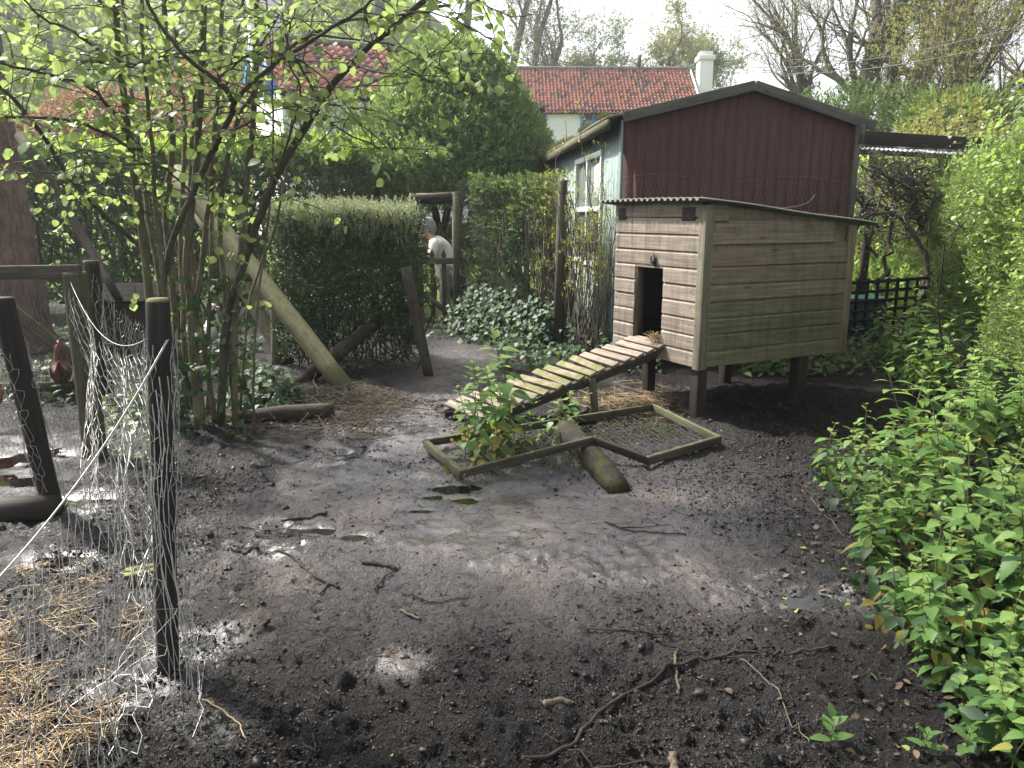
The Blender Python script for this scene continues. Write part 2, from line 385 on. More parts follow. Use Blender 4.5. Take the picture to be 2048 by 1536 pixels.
l_box = leafmat('small_dark_hedge_leaves', (.018, .042, .014), (.045, .085, .025), (.10, .17, .03), .25, .4)
l_boxtop = leafmat('pale_hedge_tips', (.14, .17, .085), (.29, .325, .19), (.42, .47, .22), .35, .5)
l_laurel = leafmat('laurel_leaves', (.030, .068, .02), (.07, .13, .035), (.22, .34, .05), .3, .36, spec=.5)
l_laureltop = leafmat('young_laurel_leaves', (.10, .19, .03), (.19, .30, .05), (.45, .62, .06), .45, .4)
l_bay = leafmat('bay_leaves', (.075, .14, .04), (.16, .26, .075), (.36, .50, .10), .36, .36, spec=.5)
l_ivy = leafmat('ivy_leaves', (.016, .042, .016), (.045, .09, .034), (.10, .20, .03), .2, .5, (.12, .17, .04), .25)
l_golden = leafmat('golden_shrub_leaves', (.19, .22, .045), (.36, .36, .08), (.55, .55, .08), .4, .45)
l_lonicera = leafmat('right_hedge_leaves', (.085, .14, .04), (.195, .275, .09), (.40, .54, .12), .42, .45)
l_bright = leafmat('bright_climber_leaves', (.14, .25, .045), (.25, .37, .08), (.45, .62, .11), .42, .4)
l_far = leafmat('far_tree_leaves', (.09, .115, .045), (.20, .22, .09), (.34, .38, .12), .4, .6)
l_faryel = leafmat('far_yellow_leaves', (.15, .16, .05), (.27, .27, .085), (.45, .44, .12), .4, .6)
l_fargreen = leafmat('far_green_leaves', (.045, .085, .028), (.10, .15, .05), (.2, .3, .06), .35, .6)
l_ivyfar = leafmat('tree_ivy_leaves', (.022, .05, .018), (.05, .095, .03), (.1, .18, .03), .25, .4)
l_red = leafmat('red_young_leaves', (.22, .075, .055), (.30, .13, .09), (.45, .22, .14), .4, .5, (.16, .2, .06), .3, .5)
l_hill = leafmat('hillside_leaves', (.20, .27, .08), (.36, .43, .15), (.70, .80, .28), .6, .6)
l_litter = leafmat('dry_leaf_litter', (.06, .04, .028), (.17, .12, .085), (.2, .14, .08), .1, .7, (.24, .30, .08), .3, .85)
l_moss = leafmat('moss_tufts', (.045, .06, .015), (.12, .13, .035), (.2, .25, .04), .2, .8)
l_grass = leafmat('grass_blades', (.12, .26, .03), (.22, .40, .05), (.4, .65, .05), .35, .6)

# ------------------------------------------------------------------ ground
def axis_x():
    a = np.arange(-3.0, 3.0001, .0135); g = [3.0]; st = .016
    while g[-1] < 260: st *= 1.06; g.append(g[-1] + st)
    g = np.array(g[1:]); return np.concatenate([-g[::-1], a, g])
def axis_y():
    g = [1.25]
    while g[-1] < 13: g.append(g[-1] + max(.009, .0056 * g[-1]))
    st = g[-1] - g[-2]
    while g[-1] < 420: st *= 1.06; g.append(g[-1] + st)
    b = [1.25]; st = .02
    while b[-1] > -30: st *= 1.15; b.append(b[-1] - st)
    return np.concatenate([np.array(b[1:])[::-1], np.array(g)])
AX, AY = axis_x(), axis_y()
GX, GY = np.meshgrid(AX, AY)
near = np.clip((14 - np.hypot(GX, GY)) / 6, 0, 1)
def ss(x, a, b): t = np.clip((x - a) / (b - a), 0, 1); return t * t * (3 - 2 * t)
def big_rise(x, y):     # lawn rising to the cottages, hillside at the back left
    r = 1.9 * ss(y, 14, 36)
    r = r + 13 * ss(y - .55 * x - 0, 33, 62) * ss(-x, -6, 8) + 3 * ss(y, 38, 80)
    r = r + 2.6 * ss(y, 13, 24) * ss(x, 4, 12)
    return r
PUD = [(625, 1068, .17, .05, .024), (700, 1078, .10, .035, .02), (900, 978, .12, .07, .024), (935, 1000, .09, .045, .022), (860, 995, .07, .03, .018), (838, 1022, .07, .025, .018), (1625, 1195, .13, .05, .026),
       (395, 1290, .06, .045, .026), (435, 1450, .055, .05, .028), (40, 905, .30, .20, .03), (160, 1005, .16, .07, .024), (25, 960, .22, .10, .03), (260, 1385, .09, .06, .02), (950, 1080, .3, .12, .008), (110, 1120, .12, .06, .022)]
Z = big_rise(GX, GY)
und = .085 * fbm(GX * .55, GY * .55, 2, 3)
Z = Z + near * (und + .035 * fbm(GX * 2.1, GY * 2.1, 3, 11))
# churned strength: front and right edges are lumpy, the trodden middle is smoother and takes painted glare
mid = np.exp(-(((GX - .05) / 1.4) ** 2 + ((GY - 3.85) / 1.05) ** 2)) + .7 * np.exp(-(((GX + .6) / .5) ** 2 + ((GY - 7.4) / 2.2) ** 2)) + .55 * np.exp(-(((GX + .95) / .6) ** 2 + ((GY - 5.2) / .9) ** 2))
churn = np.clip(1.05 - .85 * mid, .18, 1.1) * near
Z += churn * (.030 * fbm(GX * 9, GY * 9, 4, 21, .6) + .016 * np.abs(fbm(GX * 26, GY * 26, 3, 31, .6)))
def stamp(n, amp, r0, r1, area, wgt=None):
    for _ in range(n):
        x = rng.uniform(area[0], area[1]); y = area[2] * (area[3] / area[2]) ** rng.random()
        r = rng.uniform(r0, r1); i0, i1 = np.searchsorted(AX, [x - 2.2 * r, x + 2.2 * r]); j0, j1 = np.searchsorted(AY, [y - 2.2 * r, y + 2.2 * r])
        if i1 <= i0 or j1 <= j0: continue
        th = rng.uniform(0, 3.14); e = rng.uniform(.45, 1.0); dx = GX[j0:j1, i0:i1] - x; dy = GY[j0:j1, i0:i1] - y
        u = dx * math.cos(th) + dy * math.sin(th); v = (-dx * math.sin(th) + dy * math.cos(th)) / e
        d2 = (u * u + v * v) / (r * r); a = amp * rng.uniform(.4, 1.2) * (r / r1)
        Z[j0:j1, i0:i1] += a * churn[j0:j1, i0:i1] * (np.exp(-d2 * 1.6) - .35 * np.exp(-(np.sqrt(d2) - 1.25) ** 2 * 9))
stamp(4200, -.022, .018, .055, (-2.6, 3.0, 1.4, 7.5))
stamp(3600, .020, .012, .036, (-2.6, 3.0, 1.4, 6.5))
stamp(200, -.014, .05, .10, (-2.6, 3.0, 1.6, 7.0))
wet = np.zeros_like(Z)
puddles = []
for px, py, rx, ry, dp in PUD:
    p = gnd(px, py); d = ((GX - p[0]) / rx) ** 2 + ((GY - p[1]) / ry) ** 2
    m = d < 9
    loc = np.median(Z[m & (d < 1.5)]); f = np.exp(-d * 1.1)
    Z = Z * (1 - .45 * np.exp(-d * .35)) + loc * .45 * np.exp(-d * .35) - dp * f * (.7 + 1.6 * np.clip(fbm(GX * 14, GY * 22, 3, 77) + .2, 0, 1))
    wet = np.maximum(wet, np.exp(-d * .22)); puddles.append((p[0], p[1], rx, ry, loc - dp * .42, dp))
# a scraped hollow under the log, a low rim of debris by the hazel
p = gnd(1170, 965); Z -= .06 * np.exp(-(((GX - p[0]) / .35) ** 2 + ((GY - p[1]) / .22) ** 2))
p = gnd(720, 815); Z += .05 * np.exp(-(((GX - p[0]) / .8) ** 2 + ((GY - p[1]) / .35) ** 2))
Z += .06 * np.exp(-(((GX + 2.3) / .6) ** 2 + ((GY - 5.5) / .5) ** 2))
for px, py, rx, ry in ((930, 745, .35, 1.0), (760, 900, .55, .8), (880, 985, .45, .35), (620, 1070, .45, .35), (960, 1090, .55, .35), (1080, 1010, .5, .3), (700, 990, .4, .3), (40, 910, .7, .7), (160, 1010, .35, .3), (1640, 1190, .18, .12), (1230, 1120, .4, .3), (800, 1320, .12, .10), (400, 1290, .18, .15), (440, 1450, .18, .15), (1500, 1180, .3, .2)):
    p = gnd(px, py); wet = np.maximum(wet, np.exp(-((GX - p[0]) / rx) ** 2 - ((GY - p[1]) / ry) ** 2) * (.25 + 1.1 * ss(fbm(GX * 2.6, GY * 2.0, 4, 45, .6), -.16, .12)))
wet = np.clip(wet + .35 * ss(fbm(GX * 1.3, GY * 1.3, 3, 44), -.05, .35) * near, 0, 1)
dry = ss(fbm(GX * 2.4, GY * 1.9, 4, 61), .12, .42) * np.clip(mid * 1.4, 0, 1)
for px, py, r in ((545, 1230, .20), (800, 1320, .08), (600, 1000, .14), (1050, 1090, .5), (930, 735, .6), (580, 1160, .18), (1240, 1020, .25), (420, 1150, .12)):  # pale spots: drying earth, plus sun flecks painted into the mud colour
    p = gnd(px, py); dry = np.maximum(dry, .8 * np.exp(-((GX - p[0]) ** 2 + ((GY - p[1]) * .8) ** 2) / r ** 2) * (.45 + ss(fbm(GX * 9, GY * 9, 3, 71), -.2, .3)))
dry = np.clip(dry, 0, 1)
def gz(x, y):
    i = np.clip(np.searchsorted(AX, x), 1, len(AX) - 1); j = np.clip(np.searchsorted(AY, y), 1, len(AY) - 1)
    tx = np.clip((x - AX[i - 1]) / (AX[i] - AX[i - 1]), 0, 1); ty = np.clip((y - AY[j - 1]) / (AY[j] - AY[j - 1]), 0, 1)
    return (Z[j - 1, i - 1] * (1 - tx) + Z[j - 1, i] * tx) * (1 - ty) + (Z[j, i - 1] * (1 - tx) + Z[j, i] * tx) * ty
def on(px, py, dz=0.):
    p = gnd(px, py); p[2] = gz(p[0], p[1]) + dz; return p
def mudmat():
    t = NT('wet_mud'); p = t.pos()
    aw = t.n('Attribute', 2, {'attribute_name': 'wet'}); ad = t.n('Attribute', 2, {'attribute_name': 'dry'}); ag = t.n('Attribute', 2, {'attribute_name': 'green'}); am = t.n('Attribute', 2, {'attribute_name': 'trodden_sheen'})
    n1 = t.noise(p, 9, 6, .62); n2 = t.noise(p, 70, 6, .7); n3 = t.noise(p, 260, 3, .6)
    c = t.ramp(n1, [(.32, (.004, .0033, .0032)), (.55, (.009, .0075, .0072)), (.75, (.019, .016, .0155))])
    c = t.mix(t.val(n2, .42, .62, 0, .9), c, (.006, .005, .0045))
    c = t.mix(t.math('MULTIPLY', am, t.val(n2, .35, .6, .75, .25)), c, (.215, .200, .216))  # pale mauve-grey base colour stands in for sky glare off wet mud
    c = t.mix(t.math('MULTIPLY', aw, .6), c, (.014, .012, .012))
    c = t.mix(t.math('MULTIPLY', ad, t.val(n2, .35, .6, .95, .35)), c, (.125, .098, .087))  # warm pale mix: dry earth and painted sun flecks
    fl = t.n('TexVoronoi', 0, None, Vector=t.mapv(p, (1, 1, .3)), Scale=55.)
    flm = t.math('MULTIPLY', t.val(fl, .10, .16, 1, 0), t.val(t.noise(p, 21, 2), .55, .66, 0, .8))
    c = t.mix(flm, c, (.11, .088, .07))
    gr = t.mix(t.noise(p, 40, 5), (.09, .15, .035), (.17, .24, .06))
    c = t.mix(ag, c, gr)
    ro = t.math('SUBTRACT', t.val(n1, .3, .7, .36, .60), t.math('MULTIPLY', aw, .19))
    ro = t.math('ADD', ro, t.math('MULTIPLY', ad, .10)); ro = t.math('SUBTRACT', ro, t.math('MULTIPLY', am, .10)); ro = t.math('ADD', ro, t.math('MULTIPLY', ag, .4))
    vo = t.n('TexVoronoi', 0, None, Vector=p, Scale=95.); v2 = t.n('TexVoronoi', 0, None, Vector=t.vadd(p, (3.3, 1.7, 0)), Scale=38.)
    h = t.math('ADD', t.math('ADD', t.math('MULTIPLY', n2, 1.), t.math('MULTIPLY', n3, .4)), t.math('SUBTRACT', t.math('MULTIPLY', n1, .5), t.math('ADD', t.math('MULTIPLY', vo, .28), t.math('MULTIPLY', v2, .4))))
    b = t.bump(h, 1., t.math('MULTIPLY', t.val(am, 0, .9, .026, .007), t.val(aw, .25, .9, 1, .16)))
    return t.fin(t.pbr(c, ro, b, spec=t.math('ADD', .18, t.math('MULTIPLY', t.math('MAXIMUM', aw, t.math('MULTIPLY', am, .8)), .68))))
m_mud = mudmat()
green = ss(GY, 10.95, 11.15) * (1 - ss(GX, 2.6, 3.4) * (1 - ss(GY, 16, 20))) * (1 - ss(-GX, 2.3, 2.8) * (1 - ss(GY, 14, 15)))
mb = MB(); ny, nx = GX.shape
idx = np.arange(ny * nx).reshape(ny, nx)
mb.add(np.stack([GX, GY, Z], -1).reshape(-1, 3), quads=np.stack([idx[:-1, :-1], idx[:-1, 1:], idx[1:, 1:], idx[1:, :-1]], -1).reshape(-1, 4))
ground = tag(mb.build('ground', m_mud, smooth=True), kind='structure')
for nm, arr in (('wet', wet), ('dry', dry), ('green', green), ('trodden_sheen', np.clip(mid, 0, 1))):
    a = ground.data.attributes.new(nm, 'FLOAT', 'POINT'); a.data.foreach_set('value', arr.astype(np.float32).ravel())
t = NT('puddle_water'); nz = t.noise(t.pos(), 16, 3)
m_water = t.fin(t.pbr((.006, .005, .004), .02, t.bump(nz, .05, .01), spec=.6))
for x, y, rx, ry, z, dp in puddles:
    if dp < .015: continue
    mb = MB(); th = np.linspace(0, 2 * math.pi, 28, endpoint=False)
    ring = np.stack([x + 1.7 * rx * np.cos(th), y + 1.7 * ry * np.sin(th), 0 * th + z], 1)
    mb.add(np.vstack([[[x, y, z]], ring]), tris=[[0, 1 + i, 1 + (i + 1) % 28] for i in range(28)])
    tag(mb.build('puddle', m_water), kind='structure')

# fine clods and crumbs of mud
ico_v = norm(np.array([[x, y, z] for x in (-1, 0, 1) for y in (-1, 0, 1) for z in (-1, 0, 1) if (x, y, z) != (0, 0, 0)], float))
def crumb_tmpl(seed):
    r = np.random.default_rng(seed); v = np.array([[1, 0, 0], [0, 1, 0], [-1, 0, 0], [0, -1, 0], [.3, .2, 1], [-.3, -.2, .8], [0, 0, -1]], float); v = v * r.uniform(.55, 1.2, (7, 1)) + r.normal(0, .12, (7, 3))
    f = np.array([[0, 1, 4], [1, 2, 4], [2, 5, 4], [2, 3, 5], [3, 0, 5], [0, 4, 5], [1, 0, 6], [2, 1, 6], [3, 2, 6], [0, 3, 6]]); return v * [r.uniform(.5, 1), r.uniform(.8, 1.5), .5], f
BLOBS = [crumb_tmpl(i) for i in range(8)]
def in_area(n, x0, x1, y0, y1):
    x = rng.uniform(x0, x1, n); y = y0 * (y1 / y0) ** rng.random(n); return x, y
x, y = in_area(260000, -2.2, 2.6, 1.5, 6.5); k = np.abs(x) < .72 * y + .15; x, y = x[k], y[k]
lo_ = np.exp(-(((x - .15) / 1.25) ** 2 + ((y - 3.75) / 1.0) ** 2)); patch = ss(fbm(x * 1.6, y * 1.6, 4, 52, .6), -.16, .22)
dens = np.clip((1.0 - 1.15 * lo_) * (.12 + 1.0 * patch) + .55 * np.exp(-(((x - .35) / .9) ** 2 + ((y - 2.15) / .35) ** 2)), .015, 1); k = rng.random(len(x)) < dens; x, y = x[k], y[k]
s = np.exp(rng.normal(math.log(.0034), .62, len(x))) * (.75 + .11 * y); mb = MB(); kk = rng.integers(0, 8, len(x))
for i, tm in enumerate(BLOBS):
    m = kk == i; mb.leaf(np.stack([x, y, gz(x, y) + .12 * s], 1)[m], rvec(m.sum()) * [1, 1, .3], np.array([0, 0, 1.]) + .55 * rvec(m.sum()), s[m], tm, rng.uniform(.35, 1.3))
t = NT('mud_crumbs'); i_ = t.isl(); nz = t.noise(t.pos(), 140, 3); c = t.ramp(i_, [(0, (.005, .004, .004)), (.6, (.014, .0115, .011)), (.9, (.028, .023, .021)), (1, (.10, .078, .062))])
m_clod = t.fin(t.pbr(c, t.val(nz, .3, .7, .28, .6), t.bump(nz, .6, .004), spec=.28))
print('crumbs', len(x))
tag(mb.build('mud_crumbs', m_clod), 'loose crumbs of dark mud strewn over the yard', 'mud', kind='stuff')
# ------------------------------------------------------------------ hen coop (local: x along the long side, y along the door side, z up)
CA = math.atan2(.455, .89); CX, CY = 1.385, 5.67
cz = gz(CX + .5, CY + .7)
coop = empty('hen_coop', (CX, CY, 0), CA, 'raised timber hen coop with shiplap boards and open pop hole on four legs', 'hen house')
cu, cv = np.array([math.cos(CA), math.sin(CA), 0]), np.array([-math.sin(CA), math.cos(CA), 0])
def cw_(x, y, z): return np.array([CX, CY, 0]) + x * cu + y * cv + np.array([0, 0, z])
LW, LD, ZB = 1.56, 1.10, .44                              # long side, door side, underside
def ztop(x): return 1.645 - .098 * x                      # roof falls along the long side
def lap_board(mb, along, a0, a1, z0, z1, lap=True, proj=.018):
    """one board on face 'x' (y=0 plane) or 'y' (x=0 plane); profile: bottom edge stands proud"""
    h = z1 - z0
    prof = ([(0, z0), (-proj, z0), (-proj, z1 - .026), (-proj * .25, z1 - .008), (-.003, z1), (0, z1)] if lap else
            [(0, z0), (-proj - .006, z0), (-proj * .2, z1), (0, z1)])
    v = []; g = []; off = rng.random(3) * 50; n = len(prof); wob = rng.normal(0, .0016)
    for a in (a0, a1):
        for d, z in prof:
            v.append((a, d + (wob if d < -.001 else 0), z) if along == 'x' else (d + (wob if d < -.001 else 0), a, z)); g.append((a + off[0], z + off[1], d + off[2]))
    # separate verts per strip for crisp shading
    V = []; G = []; Q = []
    for i in range(n):
        j = (i + 1) % n; k = len(V); V += [v[i], v[j], v[n + j], v[n + i]]; G += [g[i], g[j], g[n + j], g[n + i]]; Q.append([k, k + 1, k + 2, k + 3])
    k = len(V); V += v[:n]; G += g[:n]; k2 = len(V); V += v[n:]; G += g[n:]
    T = [[k, k + i, k + i + 1] for i in range(1, n - 1)] + [[k2, k2 + i + 1, k2 + i] for i in range(1, n - 1)]
    mb.add(V, tris=T, quads=Q, gc=G)
side = MB(); lowb = MB(); zz = ZB; bh = [.125, .125, .12, .122, .125, .13, .158, .165, .16, .15]
for i, h in enumerate(bh):
    z1 = min(zz + h, ztop(0) - .012)
    # boards under the sloping roof are cut by it: shorten the top ones
    x1 = LW - .085
    if z1 > ztop(x1): x1 = max(.2, (1.645 - z1 - .005) / .098)
    if z1 - zz > .03: lap_board(lowb if i < 4 else side, 'x', .035, x1, zz, z1, lap=i < 6, proj=.021)
    zz += h
side.box(((LW) / 2, .012, (ZB + ztop(LW) - .02) / 2), (LW - .08, .018, ztop(LW) - .02 - ZB))
# wedge behind the top boards
side.add([(.04, .006, ztop(LW) - .03), (LW - .04, .006, ztop(LW) - .03), (LW - .04, .006, ztop(LW) - .004), (.04, .006, ztop(.04) - .004)], quads=[[0, 1, 2, 3]])
side.build('side_wall', m_coop_side, coop); lowb.build('lower_boards', m_coop_low, coop)
front = MB(); D0, D1, DZ0, DZ1 = .43, .80, .565, 1.165
zz = ZB
for i in range(10):
    h = [.122, .12, .124, .122, .12, .123, .12, .124, .125, .11][i]; z1 = zz + h
    if z1 <= DZ0 + .02 or zz >= DZ1 - .02: lap_board(front, 'y', .035, LD - .012, zz, z1)
    else:
        lap_board(front, 'y', .035, D0, zz, z1); lap_board(front, 'y', D1, LD - .012, zz, z1)
        if z1 > DZ1: lap_board(front, 'y', D0, D1, DZ1, z1)
        if zz < DZ0: lap_board(front, 'y', D0, D1, zz, DZ0, lap=False)
    zz += h
front.build('front_wall', m_coop, coop)
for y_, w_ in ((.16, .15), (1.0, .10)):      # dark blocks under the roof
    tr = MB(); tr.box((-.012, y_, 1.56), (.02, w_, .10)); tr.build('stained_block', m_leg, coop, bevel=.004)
cp = MB(); cp.box((-.012, .0, (ZB + ztop(0)) / 2 - .02), (.022, .075, ztop(0) - ZB), None); cp.box((.03, -.016, (ZB + ztop(0)) / 2 - .02), (.07, .024, ztop(0) - ZB))
cp.build('corner_post', m_coop_post, coop, bevel=.004)
cp = MB(); cp.box((LW - .05, -.016, (ZB + ztop(LW)) / 2 - .012), (.085, .026, ztop(LW) - ZB - .01)); cp.build('corner_post', m_coop_side, coop, bevel=.004)
bk = MB()      # far walls, floor, door reveal
bk.box((LW - .01, LD / 2, (ZB + ztop(LW)) / 2 - .012), (.02, LD - .03, ztop(LW) - ZB - .03)); bk.box((LW / 2, LD - .012, (ZB + 1.48) / 2), (LW - .03, .02, 1.48 - ZB))
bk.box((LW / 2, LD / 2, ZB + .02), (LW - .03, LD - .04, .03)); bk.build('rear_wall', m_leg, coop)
fr = MB(); fr.box((.03, D1 + .004, (DZ0 + DZ1) / 2), (.09, .03, DZ1 - DZ0)); fr.box((.02, D0 - .01, (DZ0 + DZ1) / 2), (.05, .02, DZ1 - DZ0)); fr.box((.03, (D0 + D1) / 2, DZ1 + .012), (.06, D1 - D0, .02))
fr.build('door_frame', woodmat('door_frame_wood', (.09, .06, .045), (.2, .15, .12)), coop)
for x, y, w in ((.06, .05, .09), (1.12, .06, .10), (.30, .98, .085), (1.2, 1.0, .085)):
    p = cw_(x, y, 0); zg = gz(p[0], p[1]) - .05
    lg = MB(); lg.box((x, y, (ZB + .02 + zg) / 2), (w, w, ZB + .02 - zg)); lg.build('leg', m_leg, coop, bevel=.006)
# corrugated roof sheet: ridges run down the slope
rf = MB(); nw = 210; ys = np.linspace(-.07, LD + .14, nw); xs = np.linspace(-.10, LW + .22, 12)
YY, XX = np.meshgrid(ys, xs); ZR = ztop(XX) + .014 + .011 * np.sin(YY * 2 * math.pi / .072) + .004 * np.sin(XX * 5 + YY * 3) - .03 * np.maximum(XX - LW, 0)
top = np.stack([XX, YY, ZR], -1); bot = top - [0, 0, .007]; ni, nj = XX.shape
ix = np.arange(ni * nj).reshape(ni, nj); k = ni * nj
q = np.stack([ix[:-1, :-1], ix[1:, :-1], ix[1:, 1:], ix[:-1, 1:]], -1).reshape(-1, 4)
e = []
for a, b in ((ix[0, :-1], ix[0, 1:]), (ix[-1, 1:], ix[-1, :-1]), (ix[1:, 0], ix[:-1, 0]), (ix[:-1, -1], ix[1:, -1])): e.append(np.stack([a, b, b + k, a + k], -1))
rf.add(np.vstack([top.reshape(-1, 3), bot.reshape(-1, 3)]), quads=np.vstack([q, q[:, ::-1] + k] + e))
roof = rf.build('roof', m_tin, coop, smooth=False)
la = MB(); la.tube([(-.030, .53, 1.16), (-.034, .53, 1.23), (-.034, .55, 1.27)], .006, 6); la.tube([(-.034, .55 + .03 * math.cos(a), 1.205 + .035 * math.sin(a)) for a in np.linspace(0, 6.28, 14)], .004, 5); la.box((-.026, .545, 1.20), (.012, .05, .05))
la.build('door_latch', plain('dark_iron', (.05, .05, .055), .5, .6), coop)
# straw sticking out of the pop hole
def straws(name, P, L, mat, label=None, cat=None, kind='stuff', flat=.12, r=.0016, parent=None):
    n = len(P); a = rng.uniform(0, 6.283, n); d = np.stack([np.cos(a), np.sin(a), rng.normal(0, flat, n)], 1); L = np.broadcast_to(L, (n,))
    bend = rng.normal(0, .12, (n, 3)) * [1, 1, .3]
    m = MB(); A = P - d * L[:, None] / 2; Mid = P + bend * L[:, None] * .5; B = P + d * L[:, None] / 2
    m.wires(A, Mid, r, 3); m.wires(Mid, B, r, 3)
    return tag(m.build(name, mat, parent), label, cat, kind=kind)
P = np.array([cw_(-.02 - .05 * rng.random(), D0 + .10 * rng.random(), .57 + .06 * rng.random()) for _ in range(70)])
straws('straw', P, rng.uniform(.05, .12, 70), m_straw, 'tuft of straw spilling from the coop pop hole', 'straw', flat=.5)
m_ = MB()      # nail heads
for zz_ in np.arange(.5, 1.6, .125):
    m_.tube([(-.0225, .018, zz_), (-.0245, .018, zz_)], .004, 6)
    for x_ in (.03, LW - .05): m_.tube([(x_ + .008, -.0275, zz_ + .02), (x_ + .008, -.0305, zz_ + .02)], .004, 6)
    for y_ in (.10, LD - .05): m_.tube([(-.012, y_, zz_), (-.0215, y_, zz_)], .0035, 6)
tag(m_.build('nail_heads', m_black, coop), kind='stuff')
# debris on the roof
P = np.array([cw_(x, rng.uniform(.0, .35), ztop(x) + .03) for x in rng.uniform(.3, 1.55, 60)])
straws('roof_litter', P, rng.uniform(.03, .14, 60), m_twig, 'dead twigs and leaf bits lying on the coop roof', 'litter', flat=.25)
m_ = MB(); m_.tube([cw_(.75, .02, ztop(.75) + .03), cw_(.9, .0, ztop(.9) + .06), cw_(1.0, -.02, ztop(1.0) + .10), cw_(1.06, -.02, ztop(1.06) + .17)], .003, 4)
tag(m_.build('bent_twig', m_twig), 'thin bent twig standing up from the coop roof', 'twig')

# ------------------------------------------------------------------ ramp
ramp = empty('ramp', gnd(920, 845), 0, 'sloping slatted hen ramp, mossy towards the middle, leading up to the pop hole', 'ramp')
rl = np.array(ramp.location)
T1 = cw_(-.03, .40, .545); T2 = cw_(-.03, .82, .545)          # top edge, near and far
B1 = gnd(962, 836, .07); B2 = gnd(888, 812, .10)              # bottom edge, near and far
B1[2] += gz(B1[0], B1[1]); B2[2] += gz(B2[0], B2[1])
def rp(t, s, dz=0): a = B1 + (T1 - B1) * t; b = B2 + (T2 - B2) * t; return a + (b - a) * s + np.array([0, 0, dz])
upn = norm(np.cross(T1 - B1, B2 - B1)); upn = upn if upn[2] > 0 else -upn
for s in (.06, .94):
    m_ = MB(); m_.plank(rp(-.01, s, -.055), rp(.985, s, -.055), .075, .035, up=upn); m_.build('ramp_rail', m_rail, ramp, bevel=.004, loc=rl)
nsl = 15
for i in range(nsl):
    t = .015 + i * .0655; mat = m_mossy if 4 <= i <= 10 else m_slat
    m_ = MB(); j = rng.normal(0, .008); a = rp(t + j, -.04 + rng.normal(0, .015)); b = rp(t - j, 1.05 + rng.normal(0, .015))
    m_.plank(a, b, .022, .066, up=upn); m_.build('slat', mat, ramp, bevel=.003, loc=rl)
m_ = MB(); m_.plank(rp(1.0, -.06, .006), rp(1.0, 1.06, .006), .022, .10, up=upn); m_.build('landing_board', m_slat, ramp, bevel=.003, loc=rl)
m_ = MB(); m_.plank(rp(.56, -.05, -.035), rp(.56, 1.02, -.035), .05, .04, up=upn); m_.build('cross_batten', m_rail, ramp, bevel=.003, loc=rl)
for s, px, py in ((-.02, 1192, 838), (1.0, 1135, 808)):
    f = on(px, py, -.02); m_ = MB(); m_.plank(rp(.60, s, -.03), f, .055, .04, up=(1, 0, 0)); m_.build('leg', m_green_post if s < .5 else m_leg, ramp, bevel=.005, loc=rl)

# food pot under the ramp
p = on(1150, 842); prof = [(.005, .012), (.085, .01), (.10, .02), (.112, .11), (.118, .118), (.112, .12), (.100, .105), (.088, .03), (.005, .026)]
m_ = MB(); n = 24; th = np.arange(n) * 2 * math.pi / n
V = np.array([[r * math.cos(a), r * math.sin(a), z] for r, z in prof for a in th]) ; Q = [[i * n + j, i * n + (j + 1) % n, (i + 1) * n + (j + 1) % n, (i + 1) * n + j] for i in range(len(prof) - 1) for j in range(n)]
m_.add(V, quads=Q); pot = m_.build('feed_bowl', plain('dull_black_rubber', (.022, .02, .018), .55, nsc=25, c2=(.06, .055, .03)), smooth=True); pot.location = (p[0], p[1], p[2] - .005); pot.rotation_euler = (.06, -.08, 0)
tag(pot, 'round black feed bowl standing on the mud under the ramp', 'bowl')

# ------------------------------------------------------------------ broken timber frame lying on a log
zf = .075
FP = {k: (gnd(*v[:2], z=v[2]), v[2]) for k, v in dict(A=(852, 884, .05), B=(922, 945, .05), C=(1186, 880, .13), D=(1296, 920, .05), E=(1437, 884, .04), F=(1306, 826, .06)).items()}
f = {k: v[0] + np.array([0, 0, gz(v[0][0], v[0][1]) * .8]) for k, v in FP.items()}
frame = empty('timber_frame', f['A'] * [1, 1, 0], 0, 'broken mossy timber frame lying flat on the mud with nettles growing through', 'frame'); fl = np.array(frame.location)
for a, b, w, t, mt in (('A', 'B', .055, .035, m_green_post), ('B', 'C', .05, .032, m_rail), ('C', 'D', .05, .035, m_leg), ('D', 'E', .055, .035, m_rail), ('E', 'F', .055, .03, m_green_post), ('F', 'A', .05, .03, m_rail)):
    d = norm(f[b] - f[a]); m_ = MB(); m_.plank(f[a] - d * .012 + [0, 0, .0015 * 'ABCDEF'.index(a)], f[b] + d * (.012 if a != 'B' else .03) + [0, 0, .0015 * 'ABCDEF'.index(a)], w, t); m_.build('frame_rail', mt, frame, bevel=.004, loc=fl)
# sagging wire mesh inside the frame
m_ = MB(); A_, B_ = [], []
def bil(s, t): return (f['A'] * (1 - s) + f['F'] * s) * (1 - t) + (f['B'] * (1 - s) + f['E'] * s) * t
for i in range(46):
    s = (i + .5) / 46
    for j in range(14):
        a, b = bil(s, j / 14), bil(s, (j + 1) / 14)
        if i < 26 and j > 9: continue
        A_.append(a); B_.append(b)
for j in range(1, 14):
    for i in range(45): 
        if i < 26 and j > 9: continue
        A_.append(bil((i + .5) / 46, j / 14)); B_.append(bil((i + 1.5) / 46, j / 14))
A_, B_ = np.array(A_), np.array(B_)
for Q_ in (A_, B_): Q_[:, 2] = gz(Q_[:, 0], Q_[:, 1]) + .03 + .02 * fbm(Q_[:, 0] * 6, Q_[:, 1] * 6, 2, 5)
m_.wires(A_, B_, .0009); m_.build('wire_mesh', m_wire_old, frame, loc=fl)
